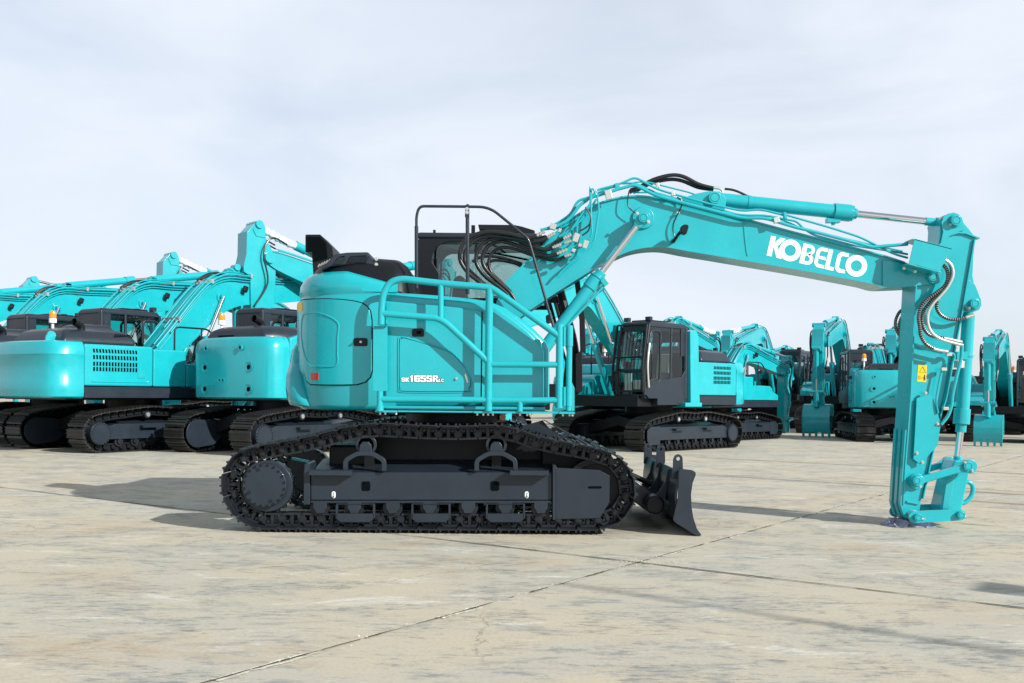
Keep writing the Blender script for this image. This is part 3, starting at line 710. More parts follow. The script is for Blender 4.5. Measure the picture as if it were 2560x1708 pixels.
    def arc(cx_, cy_, ro, ri, a0, a1, n=10):
        for k in range(n):
            a, b = R(a0 + (a1 - a0) * k / n), R(a0 + (a1 - a0) * (k + 1) / n)
            poly([(cx_ + ri * math.cos(a), cy_ + ri * math.sin(a)), (cx_ + ro * math.cos(a), cy_ + ro * math.sin(a)), (cx_ + ro * math.cos(b), cy_ + ro * math.sin(b)), (cx_ + ri * math.cos(b), cy_ + ri * math.sin(b))])
    poly([(1.64, 0), (1.86, 0), (1.86, 1), (1.64, 1)])                     # B
    for y0, y1 in ((0, .17), (.44, .58), (.83, 1)): poly([(1.86, y0), (2.0, y0), (2.0, y1), (1.86, y1)])
    arc(2.0, .28, .28, .11, -90, 90); arc(2.0, .735, .265, .105, -90, 90)
    # E with a round back
    arc(2.62, .73, .27, .10, 90, 180); arc(2.62, .27, .27, .10, 180, 270); poly([(2.35, .27), (2.52, .27), (2.52, .73), (2.35, .73)])
    for y0, y1 in ((0, .17), (.42, .57), (.83, 1)): poly([(2.50 if y0 == .42 else 2.62, y0), (2.88, y0), (2.88, y1), (2.50 if y0 == .42 else 2.62, y1)])
    poly([(2.92, 0), (3.13, 0), (3.13, 1), (2.92, 1)]); poly([(3.13, 0), (3.36, 0), (3.36, .17), (3.13, .17)])   # L
    arc(3.69, .72, .30, .10, 90, 180); arc(3.69, .28, .30, .10, 180, 270); poly([(3.39, .28), (3.59, .28), (3.59, .72), (3.39, .72)])    # C
    poly([(3.69, 0), (3.93, 0), (3.93, .18), (3.69, .18)]); poly([(3.69, .82), (3.93, .82), (3.93, 1), (3.69, 1)])
    ringl(4.41, .5, .535, .275)
    part('boom_lettering', LB, WHITE, BM, smooth=False)
    # boom cylinders (two)
    for dy in (0, 1):
        Yc = 10.70 if not dy else 11.42
        sh = Vector((0, Yc - 10.70, 0))
        a, b, c = W(1608, 545, 10.70), W(1494, 693, 10.70), W(1336, 905, 10.70)
        d = (b - a).normalized(); br = MB(); br.cyl(c + sh, b + sh - d * .02, .068, seg=28); br.cyl(b + sh + d * .15, b + sh + d * .01, .080, seg=28); br.cyl(b + sh + d * .01, b + sh - d * .07, .060, seg=24)
        br.cyl(b + sh + d * .0, b + sh + d * .015, .088, seg=28)
        BC = part('boom_cylinder', br, TEAL, T, .004)
        rd = MB().cyl(b + sh - d * .06, a + sh + d * .09, .033, seg=24); part('cylinder_rod', rd, CHROME, BC)
        ey = MB().cyl(a + sh + Vector((0, -.055, 0)), a + sh + Vector((0, .075, 0)), .073, seg=28)
        pr = d.cross(Vector((0, 1, 0))); ey.add([a + sh + d * .12 + pr * .04 + Vector((0, -.04, 0)), a + sh + d * .12 - pr * .04 + Vector((0, -.04, 0)), a + sh - pr * .07 + Vector((0, -.05, 0)), a + sh + pr * .07 + Vector((0, -.05, 0)),
                 a + sh + d * .12 + pr * .04 + Vector((0, .04, 0)), a + sh + d * .12 - pr * .04 + Vector((0, .04, 0)), a + sh - pr * .07 + Vector((0, .05, 0)), a + sh + pr * .07 + Vector((0, .05, 0))],
                [(0, 1, 2, 3), (4, 7, 6, 5), (0, 4, 5, 1), (1, 5, 6, 2), (0, 3, 7, 4)])
        ey_ = part('rod_eye', ey, TEAL, BC, .005)
        if not dy: pin((1608, 545), 10.70 - .055, .052, BC, .02); part('eye_bolts', bolts(MB(), PV([(1593, 534), (1621, 555)], 10.64), (0, -1, 0), .014, .02), ZINC, ey_)
        tp_ = MB().tube(rnd([p + sh for p in PV([(1513, 708), (1507, 718), (1440, 790), (1415, 818), (1392, 850)], 10.64)], .1), .013, 10); part('cylinder_pipe', tp_, TEAL, BC)
        blk = MB().box(W(1511, 706, 10.64) + sh, (.06, .05, .08), Matrix.Rotation(R(-38), 3, 'Y')); part('port_block', blk, TEAL, BC, .006)
    # arm cylinder
    Ya = 11.06
    p0, p1 = W(1800, 500, Ya), W(2368, 559, Ya); d = (p1 - p0).normalized()
    br = MB().cyl(p0, W(2085, 529, Ya), .077, seg=32); g0 = W(2083, 529, Ya)
    br.cyl(g0, g0 + d * .19, .094, seg=32); br.cyl(g0 + d * .19, g0 + d * .205, .088, seg=32); br.cyl(g0 + d * .205, g0 + d * .26, .058, seg=28)
    br.cyl(p0 - d * .02, p0 + d * .1, .07, seg=24); br.cyl(W(1785, 496, 10.95), W(1785, 497, 11.17), .075, seg=24)
    br.cyl(p0 + d * .30, p0 + d * .34, .083, seg=32)
    AC = part('arm_cylinder', br, TEAL, T, .004)
    bo = MB()
    for k in range(12):
        a = 2 * math.pi * k / 12; o = Vector((0, math.cos(a), 0)) * .078 + Vector((d.z, 0, -d.x)) * math.sin(a) * .078
        bo.cyl(g0 + d * .204 + o, g0 + d * .222 + o, .009, seg=6)
    part('gland_bolts', bo, TEAL, AC)
    part('cylinder_rod', MB().cyl(g0 + d * .25, W(2318, 554, Ya), .039, seg=28), CHROME, AC)
    re = MB().cyl(W(2312, 553.5, Ya), W(2340, 556.5, Ya), .045, seg=24); re.cyl(W(2368, 560, Ya - .09), W(2368, 560, Ya + .09), .078, seg=28); re.cyl(W(2338, 556, Ya), W(2366, 559, Ya), .055, seg=20)
    part('rod_eye', re, TEAL, AC, .006)
    part('port_fitting', MB().bb(tuple(W(2068, 556, Ya - .04)), tuple(W(2096, 548, Ya + .04))).cyl(W(2083, 556, Ya), W(2083, 563, Ya), .022, seg=12), TEAL, AC, .004)
    # ---- arm (stick)
    An, Af = 10.88, 11.22
    ap = [(2352, 548), (2362, 538), (2380, 533), (2396, 537), (2441, 593), (2435, 640), (2433, 690), (2438, 715), (2451, 753), (2450, 770), (2436, 780), (2416, 779), (2404, 786), (2384, 878), (2328, 1140), (2305, 1247), (2298, 1292), (2280, 1304), (2268, 1297), (2260, 1280), (2259, 1250), (2264, 1165), (2278, 992), (2285, 820), (2291, 716), (2303, 683), (2322, 650), (2347, 615), (2350, 590)]
    AM = part('arm', MB().prism(PL(ap, An), An + .01, Af - .01), TEAL, T, .006)
    fl = MB()
    fl.ribbon([W(a, b, An) for a, b in [(2346, 617), (2374, 590), (2394, 584), (2412, 585), (2447, 598)]], An - .02, Af + .02, .014)
    fl.ribbon([W(a, b, An) for a, b in [(2434, 599), (2402, 786), (2384, 878), (2328, 1140), (2305, 1247)]], An - .02, Af + .02, .014)
    fl.ribbon([W(a, b, An) for a, b in [(2259, 1262), (2264, 1165), (2278, 992), (2285, 820), (2291, 716)]], An - .02, Af + .02, .014)
    part('flange_plate', fl, TEAL, AM)
    wr = MB()
    for y0 in (10.87, 10.99, 11.13): wr.ribbon([W(a, b, An) for a, b in [(2268, 1292), (2258, 1262), (2264, 1165), (2270, 1075)]], y0, y0 + .07, .034)
    part('wear_bars', wr, TEAL, AM)
    lugs = MB()
    for y in (An - .018, Af - .002): lugs.prism(PL([(2352, 556), (2358, 542), (2368, 535), (2382, 532), (2396, 536), (2404, 546), (2412, 575), (2372, 588), (2350, 610), (2356, 580)], An), y, y + .02)
    for y in (An - .018, Af - .002): lugs.prism(PL([(2420, 700), (2436, 712), (2451, 750), (2452, 764), (2446, 775), (2434, 780), (2418, 778), (2408, 765)], An), y, y + .02)
    part('pin_lug', lugs, TEAL, AM, .004)
    for c, r in (((2388, 552), .055), ((2435, 760), .048)):
        bs = W(*c, An - .018); part('pin_boss', MB().cyl(bs, bs + Vector((0, -.03, 0)), r * 1.25, seg=32), TEAL, AM, .005); pin(c, An - .048, r, AM, .03)
        part('keeper_bolt', bolts(MB(), [W(c[0] - 13, c[1] + 10, An - .018)], (0, -1, 0), .013, .03), ZINC, AM)
    pin((2331, 692), Yn - .045, .05, BM, .025)
    bp_ = W(2290, 1203, An); part('pin_boss', MB().cyl(bp_ + Vector((0, .01, 0)), bp_ - Vector((0, .035, 0)), .085, seg=32), TEAL, AM, .006)
    b2 = W(2281, 1288, An); part('tip_bushing', MB().cyl(b2 + Vector((0, .40, 0)), b2 - Vector((0, .06, 0)), .058, seg=32), ZINC, AM, .004)
    part('end_stiffener', MB().prism(PL([(2266, 1252), (2296, 1258), (2296, 1262), (2266, 1256)], An), An - .012, An + .02), TEAL, AM, .003)
    # guard plate + bolts
    gp = MB().prism(PL([(2293, 996), (2326, 985), (2336, 999), (2354, 1061), (2349, 1090), (2347, 1113), (2302, 1162), (2285, 1148), (2291.6, 1027)], 10.82), 10.835, 10.85)
    GPp = part('hose_guard_plate', gp, TEAL, AM, .003); part('guard_bolts', bolts(MB(), PV([(2313, 983), (2343, 1060), (2291, 1133), (2305, 1156)], 10.845), (0, -1, 0), .014, .03), ZINC, GPp)
    # yellow warning sticker
    sk_ = part('warning_sticker', MB().prism(PL([(2296, 912), (2318, 913), (2316, 956), (2293, 954)], An), An + .006, An + .012), YELLOW, AM, smooth=False)
    k = MB(); yy = An + .0045
    tri = PV([(2307, 917), (2298.5, 931), (2314.5, 931.5), (2307, 917)], yy); k.tube(tri, .0022, 4)
    k.tube(PV([(2296, 940), (2300, 940), (2300, 948), (2296, 948), (2296, 940)], yy), .0016, 4); k.tube(PV([(2302, 945), (2308, 945)], yy), .0025, 4)
    k.cyl(W(2311.5, 939, yy), W(2311.5, 939, yy - .002), .007, seg=10); k.tube(PV([(2311.5, 941), (2311.5, 946)], yy), .007, 6); k.tube(PV([(2310.5, 946), (2310, 951)], yy), .0035, 5); k.tube(PV([(2312.5, 946), (2313, 951)], yy), .0035, 5)
    part('warning_symbols', k, INK, sk_)
    # bucket cylinder
    q0, q1 = W(2422, 775, 11.05), W(2392, 1158, 11.05); d = (q1 - q0).normalized()
    br = MB().cyl(W(2421, 790, 11.05), W(2405, 1050, 11.05), .069, seg=30); g = W(2406, 1022, 11.05)
    br.cyl(W(2416, 886, 11.05), W(2415, 893, 11.05), .075, seg=30); br.cyl(g, g + d * .17, .086, .088, seg=30); br.cyl(g + d * .17, g + d * .26, .057, seg=26)
    br.cyl(W(2414, 760, 10.96), W(2414, 760, 11.14), .07, seg=24); br.cyl(W(2417, 765, 11.05), W(2421, 795, 11.05), .06, seg=24)
    BK = part('bucket_cylinder', br, TEAL, T, .004)
    part('cylinder_rod', MB().cyl(g + d * .25, W(2393, 1150, 11.05), .036, seg=26), CHROME, BK)
    part('rod_eye', MB().cyl(W(2398, 1163, 10.95), W(2398, 1163, 11.15), .062, seg=26).cyl(W(2394, 1140, 11.05), W(2396, 1163, 11.05), .045, seg=20), TEAL, BK, .005)
    part('pipe_clamp', MB().bb(tuple(W(2392, 899, 10.9)), tuple(W(2411, 880, 10.98))).bb(tuple(W(2408, 886, 10.94)), tuple(W(2412, 883, 10.96))), TEAL, BK, .004)
    zc = MB().ring(W(2399, 902, 10.93), (d.x, 0, d.z), .055, .03, .08, 20); part('clamp_band', zc, ZINC, BK, .003)
    # links
    for y, far in ((10.78, 0), (11.28, 1)):
        a, b = W(2291.6, 1202, 10.8), W(2420, 1165.5, 10.8); dd = (b - a).normalized(); nn = Vector((-dd.z, 0, dd.x))
        lm = MB(); pts = [a + nn * .045, a + dd * .1 + nn * .04, b - dd * .12 + nn * .038, b + nn * .07, b - nn * .07, b - dd * .12 - nn * .034, a + dd * .1 - nn * .036, a - nn * .045]
        lm.prism(pts, y - .03, y + .03); lm.cyl((b.x, y - .045, b.z), (b.x, y + .045, b.z), .075, seg=30); lm.cyl((a.x, y - .04, a.z), (a.x, y + .04, a.z), .062, seg=28)
        LK = part('link_bar', lm, TEAL, T, .008, 3)
        if not far:
            pin((2420, 1165.5), y - .045, .05, LK, .015); pin((2291.6, 1202), y - .04, .042, LK, .015)
            part('keeper_bolt', bolts(MB(), PV([(2411, 1156), (2429, 1177), (2300, 1217)], y - .04), (0, -1, 0), .012, .03), ZINC, LK)
    dg = MB(); 
    dg.prism(PL([(2385, 1150), (2430, 1152), (2432, 1175), (2421, 1182), (2401, 1276), (2398, 1296), (2380, 1298), (2350, 1278), (2348, 1272), (2366, 1195), (2372, 1178)], 10.95), 10.92, 11.20)
    part('bucket_link', dg, TEAL, T, .02, 3)
    part('link_slot', MB().prism(PL([(2362, 1205), (2368, 1194), (2377, 1194), (2381, 1208), (2368, 1272), (2352, 1272)], 10.95), 10.911, 10.93), TEALW, T, .006)
    ho = cat([W(a, b, 11.05) for a, b in ((2404, 1212), (2418, 1205), (2430, 1212), (2432, 1228), (2426, 1244), (2413, 1256), (2403, 1258))], 6)
    part('lifting_eye', MB().tube(ho, .026, 14), TEAL, T)
    for y, far in ((10.76, 0), (11.30, 1)):
        a, b = W(2286, 1293, 10.76), W(2399, 1287, 10.76)
        pts = [(a.x + .065 * math.cos(R(t)), a.z + .065 * math.sin(R(t))) for t in range(100, 271, 15)] + [(b.x + .062 * math.cos(R(t)), b.z + .062 * math.sin(R(t))) for t in range(-90, 91, 15)]
        LP = part('bucket_pin_bar', MB().prism(pts, y - .012, y + .012), TEAL, T, .003)
        if not far:
            for c in ((2292, 1293.5), (2399, 1287)):
                pin(c, y - .012, .04, LP, .05); part('keeper_bolt', bolts(MB(), [W(c[0] + 12, c[1] + 4, y - .03)], (1, 0, 0), .009, .04), ZINC, LP)
    part('bucket_pin', MB().cyl(W(2399, 1287, 10.77), W(2399, 1287, 10.77) + Vector((0, .52, 0)), .04, seg=20).cyl(W(2286, 1293, 10.77), W(2286, 1293, 10.77) + Vector((0, .52, 0)), .04, seg=20), ZINC, T)
    # cover box at the boom tip
    cb = MB(); q = [(2283, 598), (2376, 623), (2345, 680), (2269, 659)]
    cb.prism(PL(q, 10.66), 10.62, 10.632)
    a, b = PV([q[0], q[1]], 10.66); c, e = PV([q[2], q[3]], 10.66)
    cb.add([(a.x - .02, 10.62, a.z), (b.x, 10.62, b.z), (b.x, 10.85, b.z), (a.x - .02, 10.85, a.z), (a.x - .02, 10.62, a.z - .012), (b.x, 10.62, b.z - .012), (b.x, 10.85, b.z - .012), (a.x - .02, 10.85, a.z - .012)], [(0, 1, 2, 3), (4, 7, 6, 5), (0, 4, 5, 1), (3, 2, 6, 7), (0, 3, 7, 4), (1, 5, 6, 2)])
    cb.add([(e.x - .02, 10.62, e.z), (c.x, 10.62, c.z), (c.x, 10.85, c.z), (e.x - .02, 10.85, e.z), (e.x - .02, 10.62, e.z - .012), (c.x, 10.62, c.z - .012), (c.x, 10.85, c.z - .012), (e.x - .02, 10.85, e.z - .012)], [(0, 1, 2, 3), (4, 7, 6, 5), (0, 4, 5, 1), (3, 2, 6, 7), (0, 3, 7, 4), (1, 5, 6, 2)])
    CB = part('hose_cover', cb, TEAL, BM, .002)
    fb = MB().prism(PL([(2255, 669), (2257, 662), (2292, 676), (2290, 684)], 10.75), 10.74, 10.76); part('cover_bracket', fb, TEAL, CB); part('cover_bolts', bolts(MB(), PV([(2259.5, 671), (2287, 679)], 10.74), (0, -1, 0), .013, .02), ZINC, CB)
    # ---- hydraulic pipes on the boom (measured runs)
    C6 = lambda l: [(1440 + u * .2383, 410 + v * .2383) for u, v in l]; C7 = lambda l: [(1900 + u * .2547, 460 + v * .2551) for u, v in l]; C5 = lambda l: [(1000 + u * .2743, 430 + v * .2743) for u, v in l]
    runs = [
        (C5([(1330, 520), (1420, 500), (1540, 440), (1640, 300), (1700, 260)]) + C6([(130, 360), (330, 300), (450, 262), (600, 222), (650, 235), (830, 330), (1200, 430), (1750, 570), (1980, 565), (2300, 665)]) + C7([(500, 460), (1000, 590), (1100, 622), (1180, 612), (1450, 590)]), .019, 10.80),
        (C5([(1400, 520), (1500, 500), (1650, 400), (1730, 310)]) + C6([(170, 330), (230, 270), (450, 215), (600, 148), (650, 155), (840, 260), (990, 308), (1110, 340), (1400, 420), (1750, 495), (1940, 475), (2190, 540)]) + C7([(240, 300), (680, 425), (980, 520), (1320, 690), (1450, 725)]), .0125, 10.84),
        (C6([(600, 195), (730, 185), (880, 222), (1240, 312), (1380, 400), (1560, 440)]), .009, 10.95),
        (C6([(480, 205), (620, 200), (760, 270), (900, 330), (1060, 380), (1500, 500), (1760, 540), (1990, 540), (2300, 600)]) + C7([(380, 385), (420, 430), (520, 500), (900, 600), (1300, 660), (1450, 690)]), .0125, 10.93),
        (C5([(1280, 530), (1360, 510), (1500, 430), (1560, 380), (1620, 260), (1720, 235), (1780, 215), (1900, 140), (2000, 130)]), .016, 10.92),
        (C5([(1560, 530), (1600, 470), (1680, 350), (1740, 290), (1730, 200), (1735, 110), (1745, 200), (1740, 370), (1750, 560), (1740, 600), (1690, 640)]), .010, 10.74),
        (C5([(1725, 680), (1770, 640), (1790, 520), (1815, 340), (1800, 240), (1785, 150), (1800, 230), (1760, 150), (1740, 170)]), .010, 10.72),
        (C5([(1450, 590), (1540, 540), (1640, 450), (1720, 360), (1790, 250)]), .012, 10.76),
        (C5([(1560, 740), (1640, 690), (1700, 660)]), .010, 10.74), (C5([(1545, 700), (1640, 660)]), .010, 10.74),
        (C5([(1440, 950), (1480, 900), (1610, 790), (1630, 770)]), .014, 10.78),
        (C7([(200, 345), (420, 440), (1000, 575), (1400, 660)]), .010, 10.97),
        (C6([(600, 300), (850, 300), (1000, 350), (1300, 420), (1700, 530)]), .010, 11.0),
    ]
    for pts, r, y in runs: part('hydraulic_pipe', MB().tube(rnd(PV(pts, y), .08, 4), r, 10), TEAL, BM)
    # clamps and fittings
    cl = [(C6([(340, 325)])[0], 16, 24, 10.76), (C5([(1395, 500)])[0], 15, 15, 10.78), (C5([(1605, 600)])[0], 14, 22, 10.70), (C5([(1690, 662)])[0], 12, 20, 10.69), (C6([(855, 228)])[0], 8, 13, 10.86), (C6([(1015, 315)])[0], 9, 10, 10.8),
          (C6([(2100, 590)])[0], 14, 14, 10.78), (C6([(2190, 545)])[0], 7, 17, 10.8), (C6([(430, 240)])[0], 10, 17, 10.84), (C5([(1455, 535)])[0], 7, 10, 10.72), (C5([(1640, 670)])[0], 9, 8, 10.70), (C5([(1582, 717)])[0], 9, 9, 10.7)]
    for i, (c, w_, h_, y) in enumerate(cl):
        part('pipe_clamp', MB().box(W(c[0], c[1], y), (w_ * y / F, .05, h_ * y / F), Matrix.Rotation(R(18 if c[0] < 1500 else -14), 3, 'Y')), ZINC if i not in (7, 8) else TEAL, BM, .004)
    # ---- black hoses
    hoses = [CA([(1800, 615), (1700, 640), (1560, 620), (1400, 585), (1150, 558), (950, 595), (820, 660), (745, 770), (722, 900), (760, 1020), (860, 1150), (1000, 1260), (1060, 1330)]),
             CA([(1950, 635), (1860, 680), (1720, 690), (1500, 650), (1200, 615), (1000, 640), (880, 720), (805, 830), (792, 940), (830, 1060), (940, 1180), (1080, 1300)]),
             CA([(2060, 760), (1960, 805), (1850, 790), (1700, 735), (1500, 668), (1270, 640), (1100, 685), (1000, 780), (955, 900), (970, 1030), (1080, 1180), (1250, 1310), (1400, 1440)]),
             CA([(2100, 865), (2000, 895), (1900, 885), (1750, 835), (1500, 738), (1300, 692), (1130, 750), (1050, 880), (1050, 1000), (1120, 1120), (1300, 1290), (1420, 1400), (1495, 1510)]),
             CA([(2210, 900), (2050, 955), (1850, 925), (1650, 855), (1450, 785), (1280, 785), (1160, 880), (1130, 1000), (1170, 1130), (1300, 1260), (1440, 1400)]),
             CA([(2180, 650), (2080, 700), (1990, 780), (1900, 815), (1700, 770), (1560, 700)]),
             CA([(2260, 690), (2180, 760), (2080, 800), (1960, 815)]),
             CA([(900, 980), (1000, 920), (1150, 900), (1350, 930), (1600, 1010)]), CA([(1060, 1060), (1160, 970), (1300, 960), (1500, 1000), (1600, 1050)])]
    for i, l in enumerate(hoses):
        part('hydraulic_hose', MB().tube(cat([W(a, b, 10.62 + .045 * i if i < 7 else 11.4) for a, b in l], 6), .0225 if i in (0, 1, 2, 3) else .018, 12), RUBBER, T)
    for l in (C5([(1225, 590), (1320, 540)]), C5([(1335, 600), (1410, 560)]), C5([(1390, 690), (1470, 660)]), C5([(1430, 745), (1525, 705)]), C5([(1500, 770), (1560, 750)]), C5([(1490, 610), (1560, 570)]), C5([(1500, 650), (1560, 625)])):
        a, b = PV(l, 10.66); d = (b - a); mb = MB().cyl(a, b, .015, seg=12)
        for t in (.25, .5, .8): mb.cyl(a + d * t, a + d * (t + .12), .021, seg=6)
        part('hose_fitting', mb, ZINC, BM)
    tophose = [C6([(560, 300), (700, 222), (830, 158), (1000, 118), (1130, 135), (1290, 215), (1440, 255)]), C6([(600, 300), (740, 225), (850, 185), (1000, 162), (1120, 180), (1280, 245), (1440, 268)]), C6([(1560, 262), (1640, 272), (1720, 300), (1830, 355)])]
    for i, l in enumerate(tophose): part('hydraulic_hose', MB().tube(cat([W(a, b, 11.0 + .05 * i) for a, b in l], 6), .021 if i < 2 else .013, 12), RUBBER, T)
    part('hose_fitting', MB().tube(cat(PV(C6([(1440, 250), (1500, 258), (1530, 275), (1542, 310)]), 11.0), 5), .015, 10), ZINC, BM)
    thin = [(C6([(640, 250), (570, 265), (545, 350), (545, 440), (590, 490), (640, 525)]), .007, 10.78), (C6([(1060, 350), (1108, 385), (1100, 460), (1050, 560), (1020, 640), (1022, 720), (1042, 775)]), .008, 10.82),
            (C5([(1690, 320), (1735, 400), (1725, 480), (1640, 540)]), .008, 10.72), (C5([(1735, 440), (1720, 530), (1660, 580)]), .008, 10.72)]
    for l, r, y in thin: part('thin_hose', MB().tube(cat(PV(l, y), 6), r, 8), RUBBER, BM)
    part('cable_tie', MB().box(W(1695, 532, 10.83), (.035, .03, .022)), ZINC, BM, .003)
    # work lamp
    lp = MB(); lp.tube(rnd(PV([(1683, 606), (1690, 594), (1697, 585), (1703, 578)], 10.74), .03), .017, 10); lp.box(W(1686, 600, 10.80), (.05, .14, .03), Matrix.Rotation(R(-55), 3, 'Y'))
    LS = part('lamp_bracket', lp, BLACK, BM)
    hm = MB().prism(PL([(1701, 570), (1703, 566), (1711, 563), (1719, 565), (1719.5, 570), (1715, 586), (1711, 588), (1700, 584)], 10.68), 10.62, 10.72); part('work_lamp', hm, BLACK, LS, .012, 3)
    # arm pipes
    C8 = lambda l: [(2140 + u * .3445, 820 + v * .3445) for u, v in l]; CD = lambda l: [(2180 + u * .20408, 560 + v * .20408) for u, v in l]
    for l, r, y in ((C8([(770, 120), (765, 220), (735, 330), (700, 480), (693, 570), (670, 640), (618, 700)]), .018, 10.82), (C8([(627, 290), (605, 380), (582, 510), (584, 560), (596, 620)]), .0105, 10.82), (C8([(705, 235), (690, 330), (655, 520), (612, 640)]), .0085, 10.84), (C8([(660, 180), (700, 180), (720, 205), (700, 260)]), .0105, 10.82)):
        part('arm_pipe', MB().tube(rnd(PV(l, y), .06, 4), r, 10), TEAL, AM)
    for c in ((635, 300), (672, 193), (648, 585)): part('pipe_clamp', MB().box(W(*C8([c])[0], 10.81), (.06, .05, .035)), ZINC, AM, .004)
    HC = [(CD([(895, 440), (950, 480), (985, 540), (990, 640), (930, 770), (840, 880), (740, 990), (685, 1110), (690, 1240), (740, 1340), (850, 1415), (1000, 1460), (1110, 1485)]), .0165, 10.70, 'silver'),
          (CD([(865, 500), (915, 560), (930, 660), (890, 760), (780, 850), (670, 930), (600, 1020), (570, 1140), (585, 1260), (600, 1370), (660, 1470), (755, 1530)]), .019, 10.74, 'coil'),
          (CD([(905, 430), (960, 500), (975, 600), (930, 720), (850, 830), (740, 930), (650, 1040), (610, 1150), (625, 1260), (690, 1350), (780, 1385), (880, 1400)]), .018, 10.77, 'coil'),
          (CD([(800, 950), (792, 1030), (840, 1110), (930, 1160), (1040, 1170), (1150, 1145)]), .018, 10.80, 'coil'),
          (CD([(410, 1020), (330, 1090), (287, 1200), (305, 1310), (385, 1430)]), .017, 11.33, 'coil'), (CD([(410, 1090), (355, 1160), (332, 1260), (350, 1350), (390, 1420)]), .017, 11.30, 'coil')]
    for l, r, y, kind in HC:
        p = cat(PV(l, y), 24)
        HS = part('arm_hose', MB().tube(p, r if kind == 'coil' else r, 12), RUBBER if kind == 'coil' else ZINC, T)
        if kind == 'coil':
            mb = MB(); acc_ = 0
            for i in range(1, len(p)):
                acc_ += (p[i] - p[i - 1]).length
                if acc_ > .021:
                    acc_ = 0; t = (p[min(i + 1, len(p) - 1)] - p[i - 1]).normalized(); mb.cyl(p[i] - t * .004, p[i] + t * .004, r * 1.12, seg=12)
            part('protective_spring', mb, SPRING, HS)
    for l, y in ((CD([(880, 1400), (960, 1415), (1060, 1440), (1100, 1445)]), 10.77), (CD([(755, 1530), (830, 1550), (930, 1565)]), 10.74), (CD([(1150, 1145), (1250, 1115)]), 10.80)):
        part('hose_fitting', MB().tube(cat(PV(l, y), 4), .017, 12), ZINC, T)
    OFF = Vector((0, 0, 0))
    return T
def rr_px(cx_, cy_, w_, h_, r):
    out = []
    for sx, sy, a0 in ((1, -1, -90), (1, 1, 0), (-1, 1, 90), (-1, -1, 180)):
        for k in range(5):
            a = R(a0 + 22.5 * k); out.append((cx_ + sx * (w_ / 2 - r) + r * math.cos(a), cy_ + sy * (h_ / 2 - r) + r * math.sin(a)))
    return out
main_machine()
